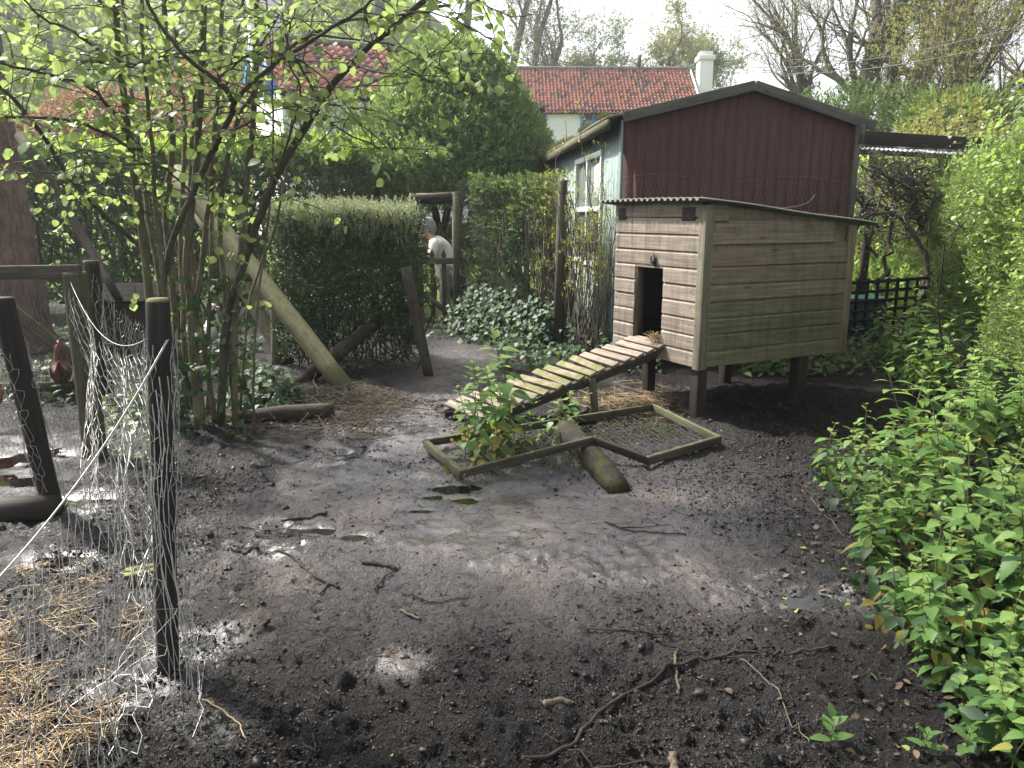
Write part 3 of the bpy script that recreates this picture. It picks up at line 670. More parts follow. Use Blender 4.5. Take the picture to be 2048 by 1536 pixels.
# log the frame rests on
lp = [at(1130, 872, 5.25), at(1165, 905, 4.95), at(1205, 945, 4.6), at(1243, 976, 4.30)]
lp = np.array([[q[0], q[1], gz(q[0], q[1]) + h] for q, h in zip(lp, (.055, .05, .035, .005))])
m_ = MB(); lpp = np.array([lp[0] + (lp[-1] - lp[0]) * a for a in np.linspace(0, 1, 14)]); lpp[:, 2] = np.interp(np.linspace(0, 1, 14), [0, .33, .66, 1], lp[:, 2])
m_.tube(lpp, np.interp(np.linspace(0, 1, 14), [0, .3, .9, 1], [.085, .085, .075, .055]), 18, wob=.03)
tag(m_.build('log', m_log, smooth=True), 'mossy rotten log half sunk in the mud under the timber frame', 'log')
# moss and low growth inside the frame
s = rng.random(900); t_ = rng.random(900) ** .8; P = np.array([bil(a, b) for a, b in zip(s, t_)]); k = fbm(P[:, 0] * 3, P[:, 1] * 3, 3, 9) > -.08; P = P[k]; P[:, 2] = gz(P[:, 0], P[:, 1]) + .005
m_ = MB(); scatter(m_, P, np.array([[0, 0, 1.]]).repeat(len(P), 0), rng.uniform(.02, .055, len(P)), [tmpl_sprig(7, T_DN, .5, 1.1, 12)], .5)
tag(m_.build('moss', l_moss), 'yellow green moss and seedlings covering the mud inside the frame', 'moss', kind='stuff')

# ------------------------------------------------------------------ maroon shed with sage side (local: x along front, y away)
SA = R(5); c0 = at(1240, 520, 8.2); shed = empty('shed', (c0[0], c0[1], 0), SA, 'large garden shed with maroon gable front and sage green side', 'shed')
SWd, SDp = 2.46, 5.9
def z_at(py, Y): return at(1240, py, Y)[2]
ze_l, ze_r, za = z_at(236, 8.2), z_at(243, 8.35), z_at(172, 8.25); xa = 1.33
# front: vertical boards
m_ = MB(); nb = 21; bw = SWd / nb
for i in range(nb):
    x0 = i * bw; x1 = x0 + bw - .0025
    def zt(x): return ze_l + (za - ze_l) * x / xa if x < xa else za + (ze_r - za) * (x - xa) / (SWd - xa)
    y = rng.normal(0, .0006); off = rng.random(3) * 30
    v = [(x0, y, .0), (x1, y, .0), (x1, y, zt(x1)), (x0, y, zt(x0)), (x0, y + .02, .0), (x1, y + .02, .0), (x1, y + .02, zt(x1)), (x0, y + .02, zt(x0))]
    m_.add(v, quads=[[0, 1, 2, 3], [1, 5, 6, 2], [4, 0, 3, 7], [3, 2, 6, 7]], gc=[(b[2] + off[0], b[0] + off[1], b[1] + off[2]) for b in v])
m_.box((SWd / 2, .035, 1.2), (SWd - .02, .02, 2.4)); m_.build('front_wall', m_maroon, shed)
# sage side with two-pane window between posts
m_ = MB(); y = .03
WIN = (.95, 2.75, .98, 2.27)      # y0,y1,z0,z1 of the opening
while y < SDp:
    w = .145
    segs = [(0, ze_l - .02)] if (y + w < WIN[0] + .02 or y > WIN[1] - .02) else [(0, WIN[2]), (WIN[3], ze_l - .02)]
    for a, b in segs:
        off = rng.random(3) * 30; v = []
        for xx in (-.012, .01):
            for yy in (y, y + w - .005):
                for z2 in (a, b): v.append((xx, yy, z2))
        m_.add(v, quads=[[0, 1, 3, 2], [4, 6, 7, 5], [0, 4, 5, 1], [2, 3, 7, 6], [0, 2, 6, 4], [1, 5, 7, 3]], gc=[(b_[2] + off[0], b_[1] + off[1], b_[0] + off[2]) for b_ in v])
    y += w
m_.build('side_wall', m_sage, shed)
m_ = MB(); m_.box((-.016, .05, ze_l / 2), (.02, .12, ze_l - .04)); m_.build('corner_trim', m_sage, shed, bevel=.003)
m_ = MB(); m_.box((SWd + .004, .0, ze_r / 2), (.05, .09, ze_r - .02)); m_.build('corner_trim', m_fascia, shed, bevel=.003)
wf = MB()
for zc in (WIN[2] - .02, (WIN[2] + WIN[3]) / 2, WIN[3] - .02): wf.box((-.012, (WIN[0] + WIN[1]) / 2, zc), (.06, WIN[1] - WIN[0], .06))
for yc in (WIN[0] + .03, (WIN[0] + WIN[1]) / 2, WIN[1] - .03): wf.box((-.010, yc, (WIN[2] + WIN[3]) / 2), (.055, .06, WIN[3] - WIN[2] + .03))
w_ = wf.build('window', m_winframe, shed, bevel=.003)
m_ = MB(); m_.box((.012, (WIN[0] + WIN[1]) / 2, (WIN[2] + WIN[3]) / 2), (.006, WIN[1] - WIN[0] - .02, WIN[3] - WIN[2] - .02)); m_.build('pane', m_glass2, w_)
bk = MB(); bk.box((SWd - .01, SDp / 2, ze_r / 2), (.02, SDp - .02, ze_r - .05)); bk.box((SWd / 2, SDp - .01, 1.25), (SWd - .06, .02, 2.5)); bk.build('rear_wall', m_maroon, shed)
ra = MB()
def slab(mb, x0, z0, x1, z1, y0, y1, th):
    d = norm(np.array([x1 - x0, z1 - z0])); nx_, nz_ = -d[1] * th, d[0] * th
    n = 24; yv = np.linspace(y0, y1, n); V = []; 
    for yy in yv:
        sg = .012 * math.sin(yy * 2.1) ; V += [(x0, yy, z0 + sg), (x1, yy, z1 + sg * .3), (x1 + nx_, yy, z1 + nz_ + sg * .3), (x0 + nx_, yy, z0 + nz_ + sg)]
    Q = []
    for i in range(n - 1):
        for j in range(4): Q.append([i * 4 + j, i * 4 + (j + 1) % 4, (i + 1) * 4 + (j + 1) % 4, (i + 1) * 4 + j])
    Q += [[3, 2, 1, 0], [4 * n - 4, 4 * n - 3, 4 * n - 2, 4 * n - 1]]; mb.add(V, quads=Q)
sl_ = (za - ze_l) / xa; sr_ = (ze_r - za) / (SWd - xa)
slab(ra, -.17, ze_l - .17 * sl_ + .02, xa, za + .02, -.02, SDp + .1, .035); slab(ra, xa + .001, za + .02, SWd + .17, ze_r + .17 * sr_ + .02, -.02, SDp + .1, .035)
ra.build('roof', m_felt, shed)
for x0, z0, x1, z1 in ((-.02, ze_l - .02 * sl_, xa, za), (xa, za, SWd + .17, ze_r + .17 * sr_)):
    m_ = MB(); m_.plank((x0 + (.002 if x0 > 1 else 0), -.034, z0 + .01), (x1, -.034 - (.002 if x0 > 1 else 0), z1 + .01), .10, .022); m_.build('bargeboard', m_fascia, shed, bevel=.003)
m_ = MB(); m_.plank((-.165, -.03, ze_l - .15 * sl_ - .03), (-.165, SDp + .1, ze_l - .15 * sl_ - .03), .10, .03); 
m_.build('eave_board', m_eave, shed)
P = np.stack([rng.uniform(-.19, .0, 1500), rng.uniform(-.02, SDp, 1500), np.zeros(1500)], 1); P[:, 2] = ze_l + .06 + P[:, 0] * sl_ + .012 * np.sin(P[:, 1] * 2.1)
P = P[fbm(P[:, 1] * 2, P[:, 0] * 2, 3, 4) > .0]
m_ = MB(); scatter(m_, P, np.array([[-.3, 0, 1.]]).repeat(len(P), 0), rng.uniform(.03, .07, len(P)), [tmpl_sprig(8, T_DN, .5, 1.2, 13)], .5)
ms_ = m_.build('roof_moss', l_moss, shed); tag(ms_, kind='stuff')
# beam end bracket at the right eave
m_ = MB(); m_.plank((SWd + .03, -.04, ze_r - .02), (SWd + .03, -.04, ze_r - .22), .05, .05, up=(1, 0, 0)); m_.build('eave_bracket', m_fascia, shed)

# ------------------------------------------------------------------ chicken wire
def hexnet(fn, nu, nv, r, rt=None, jit=.0, keep=None, twist=.42):
    """brick lattice of hexagons mapped by fn(u,v) -> xyz; u across, v up (0 bottom)"""
    rows = np.arange(nv + 1); A, B, RR = [], [], []
    I, J = np.meshgrid(np.arange(nu + 1), rows); uo = .5 * (J % 2)
    def node(i, j, top):
        u = (i + .5 * (j % 2)) / (nu + .5); v = (j + (twist if top else 0)) / (nv + 1)
        return u, v
    ub, vb = node(I, J, 0); ut, vt = node(I, J, 1)
    du = jit * rng.standard_normal(I.shape) / nu; dv = jit * rng.standard_normal(I.shape) / nv
    pb = fn((ub + du).ravel(), (vb + dv).ravel()).reshape(*I.shape, 3); pt = fn((ut + du + .3 * jit * rng.standard_normal(I.shape) / nu).ravel(), (vt + dv).ravel()).reshape(*I.shape, 3)
    A = [pb.reshape(-1, 3)]; B = [pt.reshape(-1, 3)]; RR = [np.full(I.size, rt or r * 1.7)]; UV = [np.stack([ub.ravel(), vb.ravel()], 1)]
    for j in range(nv):
        t = pt[j]; n = pb[j + 1]
        if j % 2 == 0: pr = [(t, n), (t[1:], n[:-1])]
        else: pr = [(t, n), (t[:-1], n[1:])]
        for a, b in pr: A.append(a); B.append(b); RR.append(np.full(len(a), r)); UV.append(np.stack([np.linspace(0, 1, len(a)), np.full(len(a), j / nv)], 1))
    A, B, RR, UV = map(np.concatenate, (A, B, RR, UV))
    if keep is not None: k = keep(UV[:, 0], UV[:, 1]); A, B, RR = A[k], B[k], RR[k]
    m = MB(); m.wires(A, B, RR); return m
# strip of netting in front of the shed
def sf(u, v):
    x = -.02 + (SWd + .06) * u; y = -.09 - .02 * np.sin(u * 9); z = 1.2 + v * (z_at(355, 8.15) - 1.2 + .035 * np.sin(u * 11) - .02 * u)
    return np.stack([c0[0] + x * math.cos(SA) - y * math.sin(SA), c0[1] + x * math.sin(SA) + y * math.cos(SA), z], 1)
m_ = hexnet(sf, 56, 12, .0013, jit=.08)
tp = sf(np.linspace(0, 1, 40), np.ones(40)); m_.tube(tp, .002, 4)
net_ = tag(m_.build('wire_netting', m_wire_old, loc=tp[0] * [1, 1, 0]), 'dull chicken wire stretched across the maroon shed front', 'netting')
# ------------------------------------------------------------------ cottages (local: x along the front, y into the house, z up)
t = NT('pantiles'); i_ = t.isl(); nz = t.noise(t.pos(), 1.3, 4, .6); n2 = t.noise(t.pos(), 25, 4)
c = t.ramp(t.math('ADD', t.math('MULTIPLY', i_, .75), t.math('MULTIPLY', nz, .5)), [(.25, (.46, .20, .14)), (.6, (.42, .185, .135)), (.76, (.33, .155, .125)), (.90, (.16, .11, .10)), (.97, (.10, .085, .085))])
c = t.mix(t.val(n2, .45, .75, 0, .5), c, (.12, .075, .055))
m_tile = t.fin(t.pbr(c, .85, t.bump(n2, .4, .01), spec=.2))
t = NT('whitewashed_brick'); br = t.n('TexBrick', None, None, Vector=t.mapv(t.gc(), (1, 1, 1)), Scale=1.6, Mortar_Size=.02)
nz = t.noise(t.pos(), 3, 5); c = t.mix(t.val(nz, .4, .75, 0, .35), (.80, .80, .80), (.60, .60, .61))
m_wwash = t.fin(t.pbr(c, .85, t.bump(t.math('ADD', t.math('MULTIPLY', br.outputs[1], -.5), nz), .8, .03), spec=.2))
def tiles(mb, x0, x1, y0, z0, y1, z1, wid, gauge, skewx=0.):
    """pantiles between eave (y0,z0) and ridge (y1,z1)"""
    S = math.hypot(y1 - y0, z1 - z0); nr = int(S / gauge); ncol = int((x1 - x0) / wid)
    d = np.array([0, (y1 - y0) / S, (z1 - z0) / S]); nn = np.array([0, -d[2], d[1]])
    px = np.linspace(0, 1, 7); pz = .045 * np.where(px < .55, -np.sin(px / .55 * math.pi) * .5, np.sin((px - .55) / .45 * math.pi))
    ii, jj = np.meshgrid(np.arange(ncol), np.arange(nr)); ii = ii.ravel(); jj = jj.ravel(); n = len(ii)
    base = np.stack([x0 + ii * wid, 0 * ii, 0 * ii], 1) + jj[:, None] * gauge * d + np.array([0, y0, z0]); base[:, 2] += rng.normal(0, .006, n)
    lo = base[:, None] + px[None, :, None] * np.array([wid * 1.02, 0, 0]) + (pz[None, :, None] + .045) * nn
    hi = base[:, None] + px[None, :, None] * np.array([wid * 1.02, 0, 0]) + pz[None, :, None] * nn + d * (gauge * 1.08)
    lo2 = base[:, None] + px[None, :, None] * np.array([wid * 1.02, 0, 0]) + (pz[None, :, None] + .012) * nn
    V = np.concatenate([lo, hi, lo2], 1).reshape(-1, 3); k = np.arange(6)
    q = np.concatenate([np.stack([k, k + 1, k + 8, k + 7], 1), np.stack([k + 14, k + 15, k + 1, k], 1)])
    Q = (q[None] + (np.arange(n) * 21)[:, None, None]).reshape(-1, 4); mb.add(V, quads=Q)
def window(name, parent, x, z, w, h, y=0., nl=2, nbar=0):
    m = MB(); fw = .09
    m.box((x, y - .03, z - h / 2), (w + fw, .09, fw)); m.box((x, y - .031, z + h / 2), (w + fw, .09, fw))
    for i in range(nl + 1): m.box((x - w / 2 + w * i / nl, y - .029, z), (fw, .085, h - .02))
    o = m.build(name, m_blue, parent)
    m = MB(); m.box((x, y - .012, z), (w, .02, h)); m.build('pane', m_glass, o)
    m = MB(); m.box((x, y - .06, z - h / 2 - .07), (w + .22, .16, .05)); m.build('sill', m_blue, o)
    return o
def house(label, loc, rz, L, dep, zb, ze, zr, wins, wid, gauge, ov=.15):
    h = empty('cottage', loc, rz, label, 'house')
    m = MB(); m.add([(0, 0, zb), (L, 0, zb), (L, 0, ze), (0, 0, ze)], quads=[[0, 1, 2, 3]])
    m.add([(0, dep, zb), (L, dep, zb), (L, dep, ze), (0, dep, ze)], quads=[[1, 0, 3, 2]])
    for x, s in ((0, 1), (L, -1)):
        m.add([(x, 0, zb), (x, dep, zb), (x, dep, ze), (x, dep / 2, zr - .05), (x, 0, ze)], quads=[[0, 1, 2, 4]], tris=[[2, 3, 4]])
    # grain coordinates for bricks: along, up
    for k in range(len(m.g)): m.g[k] = np.stack([m.v[k][:, 0] + m.v[k][:, 1], m.v[k][:, 2], 0 * m.v[k][:, 0]], 1)
    m.build('wall', m_wwash, h)
    r = MB(); tiles(r, -ov, L + ov, -.28, ze + .02 - .28 * (zr - ze) / (dep / 2), dep / 2, zr, wid, gauge)
    r.add([(-ov, dep + .2, ze - .1), (L + ov, dep + .2, ze - .1), (L + ov, dep / 2, zr), (-ov, dep / 2, zr)], quads=[[0, 1, 2, 3]])
    ro = r.build('roof', m_tile, h)
    m = MB(); m.tube([(-ov + (L + 2 * ov) * k / 20, dep / 2, zr + .03 + rng.normal(0, .012)) for k in range(21)], .10, 8); m.build('ridge_tiles', plain('grey_ridge_tiles', (.22, .19, .17), .9, nsc=6, nz=.3), ro)
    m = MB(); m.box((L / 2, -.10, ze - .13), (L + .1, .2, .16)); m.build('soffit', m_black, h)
    for x, z, w, hh, nl in wins: window('window', h, x, z, w, hh, nl=nl)
    return h
p = at(962, 300, 36); zE = at(1150, 218, 36)[2]; zR = at(1200, 137, 38.6)[2]
xr = at(1398, 200, 36.2)[0]; hx = p[0] - 3
far_c = house('long white cottage range with red pantile roof behind the maroon shed', (hx, 36, 0), R(.8), xr - hx, 5.4, 1.5, zE, zR,
    [(at(1187, 245, 36)[0] - hx, at(1187, 247, 36)[2], 1.0, 1.1, 2), (at(1070, 245, 36)[0] - hx, at(1070, 250, 36)[2], .9, 1.2, 2), (at(1187, 330, 36)[0] - hx, at(1187, 345, 36)[2], 1.0, 1.2, 2)], .165, .235)
m = MB(); L_ = xr - hx; z0 = zE - .5; z1 = at(1415, 106, 37.5)[2]; xc = at(1417, 150, 37.5)[0] - hx; cw2 = .62
m.box((xc, 2.0, (z0 + z1) / 2), (cw2, .7, z1 - z0)); m.box((xc, 2.0, z1 - .12), (cw2 + .14, .84, .2)); m.box((xc, 2.0, z1 + .06), (cw2 - .06, .6, .2))
m.build('chimney', m_white, far_c, bevel=.01)
m = MB(); m.tube([(at(1286, 0, 38.6)[0] - hx, 2.7, zR), (at(1286, 0, 38.6)[0] - hx, 2.7, zR + .62)], .09, 10); m.build('flue_pipe', m_fascia, far_c)
m = MB(); m.plank((L_ + .16, -.3, zE - .15), (L_ + .16, 2.7, zR), .12, .05); m.build('verge', m_white, far_c)
# nearer cottage with the gable turned to the left
q0 = at(562, 178, 21.0); zE2 = q0[2] + .05; zR2 = at(520, 72, 23.3)[2]
near_c = house('nearer white cottage with blue bargeboards and a pantile roof behind the hazel', (q0[0], 21.0, 0), R(27), 7.6, 5.2, .0, zE2, zR2,
    [(2.72, zE2 - .62, .95, .75, 2), (2.55, zE2 - 2.15, .95, .9, 2)], .24, .32)
for y0, y1 in ((-.3, 2.6), (5.5, 2.6)):
    m = MB(); m.plank((-.20, y0, zE2 - .16), (-.20 - (.003 if y0 > 0 else 0), y1, zR2 + .05), .24, .05); m.build('bargeboard', m_blue, near_c)
m = MB(); m.box((.15, 2.6, zR2 + .4), (.75, .8, 3.4)); m.box((.15, 2.6, zR2 + 2.05), (.9, .95, .2)); m.build('chimney', m_white, near_c)
m = MB(); m.box((-.04, 1.6, zE2 + .3), (.09, .8, .9)); o = m.build('window', m_blue, near_c); m = MB(); m.box((-.075, 1.6, zE2 + .3), (.04, .62, .74)); m.build('pane', m_glass, o)

# ------------------------------------------------------------------ pergola lean-to right of the shed, trellis, tub
pg = empty('pergola', at(1720, 690, 9.6) * [1, 1, 0], 0, 'dark timber pergola with translucent roof sheets beside the maroon shed', 'pergola'); pl = np.array(pg.location)
b0, b1 = at(1700, 274, 9.2), at(2010, 292, 9.9); k0, k1 = at(1700, 298, 10.9), at(2000, 312, 11.4)
m = MB(); m.plank(b0, b1, .15, .05); m.build('beam', m_leg, pg, bevel=.005, loc=pl)
m = MB(); m.plank(k0, k1, .13, .05); m.build('beam', m_leg, pg, bevel=.005, loc=pl)
for s in (.12, .42, .72):
    a = b0 + (b1 - b0) * s; b = k0 + (k1 - k0) * (s - .10); m = MB(); m.plank(a + [0, 0, -.03], b + [0, 0, .03], .07, .045); m.build('rafter', m_old, pg, loc=pl)
t = NT('translucent_sheet'); m_sheet = t.fin(t.n('MixShader', 0, None, i0=.6, i1=t.pbr((.75, .78, .85), .35), i2=t.n('BsdfTranslucent', 0, None, Color=(.85, .87, .95, 1))))
m = MB(); uu = np.linspace(0, 1, 90); V = []
for s in uu:
    for e in (0, 1):
        a = b0 + (b1 - b0) * (s * .75); b = k0 + (k1 - k0) * (s * .7); V.append((a if e == 0 else b) + [0, 0, (-.12 if e == 0 else .03) + .012 * math.sin(s * 160)])
m.add(V, quads=[[2 * i, 2 * i + 2, 2 * i + 3, 2 * i + 1] for i in range(89)]); m.build('roof_sheet', m_sheet, pg, loc=pl)
for px, yb, Y, w in ((1716, 690, 10.9, .11), (1852, 620, 10.2, .13)):
    b = at(px, 640, Y); m = MB(); zt_ = at(px, 300, Y)[2]; m.tube([(b[0], b[1], -.05), (b[0] + .02, b[1], zt_ * .5), (b[0] + .0, b[1], zt_)], w / 2 * 1.1, 10, wob=.03); m.build('post', m_rail if px < 1800 else m_leg, pg, loc=pl)
for a, b in (((1700, 480, 10.9), (1768, 318, 10.9)), ((1852, 470, 10.2), (1800, 340, 10.2)), ((1852, 450, 10.2), (1900, 330, 10.2))):
    m = MB(); m.tube([at(*a), at(*b)], .05, 8); m.build('brace', m_old, pg, loc=pl)
# bare twisted climber on the pergola
def wander(p0, p1, n, amp, sag=0.):
    t_ = np.linspace(0, 1, n)[:, None]; w = np.cumsum(rng.standard_normal((n, 3)), 0); w -= t_ * w[-1]; w *= amp / math.sqrt(n)
    return np.asarray(p0) * (1 - t_) + np.asarray(p1) * t_ + w - np.array([0, 0, sag]) * 4 * t_ * (1 - t_)
m = MB()
for k in range(46):
    x0, x1 = rng.uniform(1700, 1900, 2); y0, y1 = rng.uniform(300, 480, 2); Y = rng.uniform(9.4, 10.8)
    m.tube(wander(at(x0, y0, Y), at(x1, y1, Y + rng.uniform(-.3, .3)), 10, .16, .08), np.linspace(.016, .006, 10) * rng.uniform(.5, 1.3), 5, cap=False)
for a, b, r in (((1700, 410, 9.7), (1860, 395, 9.8), .025), ((1705, 440, 9.6), (1920, 425, 9.9), .022), ((1730, 560, 9.6), (1790, 350, 9.8), .024), ((1750, 520, 9.7), (1700, 360, 9.8), .02), ((1845, 600, 9.6), (1815, 330, 9.9), .03), ((1800, 340, 9.7), (1900, 420, 9.7), .02)):
    m.tube(wander(at(*a), at(*b), 14, .22, .05), r, 6, cap=False)
for k in range(260):
    p = at(rng.uniform(1700, 1900), rng.uniform(300, 470), rng.uniform(9.4, 10.9)); m.tube(wander(p, p + rvec(1)[0] * rng.uniform(.15, .5), 5, .05), .0035, 3, cap=False)
cl = empty('climber', at(1845, 640, 9.8) * [1, 1, 0], 0, 'tangle of bare twisted climber stems hanging from the pergola', 'climbing plant')
m.build('stems', m_grey_twig, cl, loc=np.array(cl.location))
m = MB(); P = np.array([at(rng.uniform(1700, 1900), rng.triangular(285, 320, 560), rng.uniform(9.5, 10.9)) for _ in range(700)]); scatter(m, P, rvec(700), rng.uniform(.05, .12, 700), S_BUD, .4)
m.build('leaves', l_fargreen, cl, loc=np.array(cl.location))
tr_ = empty('trellis', at(1690, 690, 9.35) * [1, 1, 0], 0, 'dark square lattice trellis panel under the pergola', 'trellis'); tl_ = np.array(tr_.location)
ta, tb = at(1672, 600, 9.3), at(1850, 600, 9.6); m = MB(); ztp, zbt = at(1760, 560, 9.4)[2], -.05
nv_ = 9
for i in range(nv_ + 1):
    a = ta + (tb - ta) * i / nv_; m.plank((a[0], a[1], zbt), (a[0], a[1], ztp + .02), .035, .02, up=(1, 0, 0))
for j in range(7):
    z = ztp - .02 - j * (ztp - .06) / 6.3; m.plank((ta[0], ta[1] - .021, z - .02), (tb[0], tb[1] - .021, z + .03), .035, .02)
m.build('lattice', m_leg, tr_, loc=tl_)
for a in (ta, tb):
    m = MB(); m.tube([(a[0], a[1] + .05, -.05), (a[0], a[1] + .05, ztp + .05)], .04, 8); m.build('post', m_leg, tr_, loc=tl_)
p = at(1722, 640, 10.1); m = MB(); zb_ = at(1722, 600, 10.1)[2]
m.box((p[0], p[1], zb_ / 2), (.5, .4, zb_)); tub = m.build('storage_tub', plain('teal_plastic', (.03, .19, .17), .4, nsc=8), bevel=.04, loc=np.array([p[0], p[1], 0]))
m = MB(); m.box((p[0], p[1], zb_ + .02), (.56, .46, .05)); m.build('lid', plain('teal_lid', (.05, .25, .22), .4, nsc=8), tub, bevel=.015, loc=np.array([p[0], p[1], 0])).location = (0, 0, 0)
tag(tub, 'teal plastic storage tub behind the lattice trellis', 'tub')

# ------------------------------------------------------------------ gate and its frame
ga, gb = at(842, 600, 10.75), at(912, 600, 10.75)
gt = empty('gate', at(880, 650, 10.75) * [1, 1, 0], 0, 'small weathered picket gate standing between hedge and ivy fence', 'gate'); gl = np.array(gt.location)
def gx(px): return at(px, 600, 10.75)[0]
zt_, zr1, zr2 = at(880, 497, 10.75)[2], at(880, 522, 10.75)[2], at(880, 640, 10.75)[2]
for px in (843, 866, 889):
    x = gx(px); w = .062; Yg = 10.75; m = MB()
    v = [(x - w / 2, Yg, .06), (x + w / 2, Yg, .06), (x + w / 2, Yg, zt_ - .07), (x, Yg, zt_), (x - w / 2, Yg, zt_ - .07)]; v2 = [(a, b + .02, c_) for a, b, c_ in v]
    m.add(v + v2, tris=[[2, 3, 4], [9, 8, 7]], quads=[[0, 1, 2, 4], [6, 5, 9, 7], [0, 5, 6, 1], [1, 6, 7, 2], [2, 7, 8, 3], [3, 8, 9, 4], [4, 9, 5, 0]], gc=[(c_, a, b) for a, b, c_ in v + v2]); m.build('picket', m_old, gt, bevel=.003, loc=gl)
for z in (zr1, zr2):
    m = MB(); m.plank((gx(830), 10.735, z), (gx(908), 10.735, z), .085, .028); m.build('rail', m_old, gt, bevel=.003, loc=gl)
m = MB(); m.plank((gx(846), 10.737, zr1 - .45), (gx(906), 10.738, zr2 + .06), .075, .025); m.build('brace', m_old, gt, loc=gl)
m = MB(); m.tube([(gx(903), 10.72, zr1 - .14 + .02 * math.cos(a), ) if False else (gx(903) + .02 * math.cos(a), 10.72, zr1 - .15 + .02 * math.sin(a)) for a in np.linspace(0, 6.28, 12)], .005, 5); m.build('latch_ring', m_wire, gt, loc=gl)
gfm = empty('gateway', at(912, 650, 10.8) * [1, 1, 0], 0, 'rustic round-pole frame with a double lintel above the picket gate', 'gateway'); gfl = np.array(gfm.location)
for px, top, r in ((914, 384, .055), (832, 386, .055)):
    b = at(px, 600, 10.8); m = MB(); m.tube([(b[0], b[1], -.05), (b[0], b[1], at(px, top, 10.8)[2])], r, 10, wob=.02); m.build('post', m_green_post, gfm, loc=gfl)
for y0, y1, dr in ((394, 390, .05), (404, 400, .04)):
    m = MB(); m.tube([at(822, y0, 10.78 + (y0 - 394) * .01), at(870, (y0 + y1) / 2 + 1, 10.78), at(921, y1, 10.82)], dr, 10, wob=.03); m.build('lintel', m_old if dr > .045 else m_leg, gfm, loc=gfl)

# ------------------------------------------------------------------ ivy fence between gate and shed: posts, netting
fp = []
m = MB(); b = at(1119, 640, 8.95); zt1 = at(1121, 360, 8.95)[2]; m.tube([(b[0] - .01, b[1], -.05), (b[0], b[1], zt1 * .5), (b[0] + .015, b[1], zt1 - .01), (b[0] + .015, b[1], zt1)], [.062, .06, .056, .045], 14, wob=.012)
tag(m.build('fence_post', m_old, smooth=True), 'tall round weathered post in the vine-covered wire fence beside the shed', 'post')
def vf(u, v):
    a = at(918, 600, 10.7); c_ = np.array([b[0], b[1], 0]); z = .05 + v * (1.95 + .06 * np.sin(u * 9) - .12 * u * (1 - u) * 4 * .6)
    P = np.stack([a[0] + (c_[0] - a[0]) * u, a[1] + (c_[1] - a[1]) * u, z], 1); P[:, 0] += .05 * np.sin(v * 4 + u * 6); return P
m = hexnet(vf, 62, 46, .0012, jit=.1); tag(m.build('wire_netting', m_wire_old, loc=[b[0], b[1], 0]), 'fine chicken wire hung between the gate post and the tall round post', 'netting')

# ------------------------------------------------------------------ round timber braces by the hedge
def pole(name, pts, r, mat, label, sides=14, cat='pole', grp=None):
    m = MB(); pts = np.asarray(pts); n = 10; tt = np.linspace(0, 1, n); q = np.stack([np.interp(tt, np.linspace(0, 1, len(pts)), pts[:, i]) for i in range(3)], 1)
    m.tube(q, np.interp(tt, [0, 1], r), sides, wob=.015); return tag(m.build(name, mat, smooth=True, loc=q[0] * [1, 1, 0]), label, cat, grp)
e = on(700, 790, -.03); pole('brace_pole', [e, at(352, 345, 8.1)], (.085, .10), m_pole, 'thick algae-green round pole leaning down across the front of the hedge')
e = on(578, 728, -.03); pole('brace_pole', [e, at(400, 425, 9.0)], (.075, .085), m_green_post, 'second leaning round pole behind the hazel stems, parallel to the thick one')
e = on(858, 752, -.02); pole('brace_pole', [e, at(812, 535, 7.45)], (.05, .055), m_rail, 'slim pole leaning against the right end of the clipped hedge')
e = on(598, 772, .0); pole('fallen_pole', [e, at(760, 640, 7.75)], (.07, .065), m_log, 'mossy pole lying slantwise under the hedge behind the thick brace')
pole('fence_post', [at(556, 735, 8.0) * [1, 1, 0] - [0, 0, .05], at(553, 525, 8.0)], (.07, .068), m_green_post, 'upright round post half hidden at the left end of the hedge', cat='post')
pole('branch_log', [on(465, 850, .02), on(560, 845, .05), on(668, 842, .06)], (.05, .065), m_bark_dark, 'dark branch lying on the leaf litter right of the hazel', cat='log')
e = at(560, 770, 6.7); pole('branch_log', [on(500, 815, .05), at(590, 780, 6.6)], (.035, .03), m_log, 'short mossy branch propped up in the litter under the hedge', cat='log')
pole('fallen_pole', [at(40, 270, 6.6), at(110, 380, 6.4), at(170, 480, 6.2), at(238, 600, 5.9)], (.042, .03), m_bark_dark, 'dark leaning dead branch running down from the conifer to the netting post', cat='branch')

# ------------------------------------------------------------------ front left netting fence
def post(px_t, py_t, Y_t, px_b, py_b, r, mat, label, sides=14, cap=.6):
    bb = on(px_b, py_b); tp_ = at(px_t, py_t, Y_t); m = MB(); n = 9; tt = np.linspace(0, 1, n); q = (bb - [0, 0, .12])[None] * (1 - tt)[:, None] + tp_[None] * tt[:, None]
    q = np.vstack([q, tp_ + [0, 0, .012]]); rr = np.r_[np.interp(tt, [0, 1], r), r[1] * cap]
    m.tube(q, rr, sides, wob=.02); return tag(m.build('fence_post', mat, smooth=True, loc=bb), label, 'post')
P1t = at(316, 604, 2.40); P1b = on(332, 1345)
m_fp = woodmat('front_post_wood', (.012, .011, .010), (.045, .040, .035), .9, (.115, .115, .03), rough=.8, mtop=.25)
post(316, 604, 2.40, 332, 1345, (.036, .036), m_fp, 'dark front fence post with a cap of yellow moss, wrapped in netting', 16, .8)
P2t = at(155, 548, 4.85); post(150, 548, 4.85, 190, 905, (.075, .072), m_green_post, 'green algae-covered fence post under the end of the top rail', 14, .95)
P2c = at(182, 524, 5.7); post(182, 524, 5.7, 215, 800, (.06, .055), m_rail, 'grey fence post standing just behind the algae-green post', 12, .9)
P3t = at(4, 600, 3.7); post(4, 600, 3.7, 112, 1020, (.05, .052), m_leg, 'leaning dark fence post at the left edge of the yard', 14, .9)
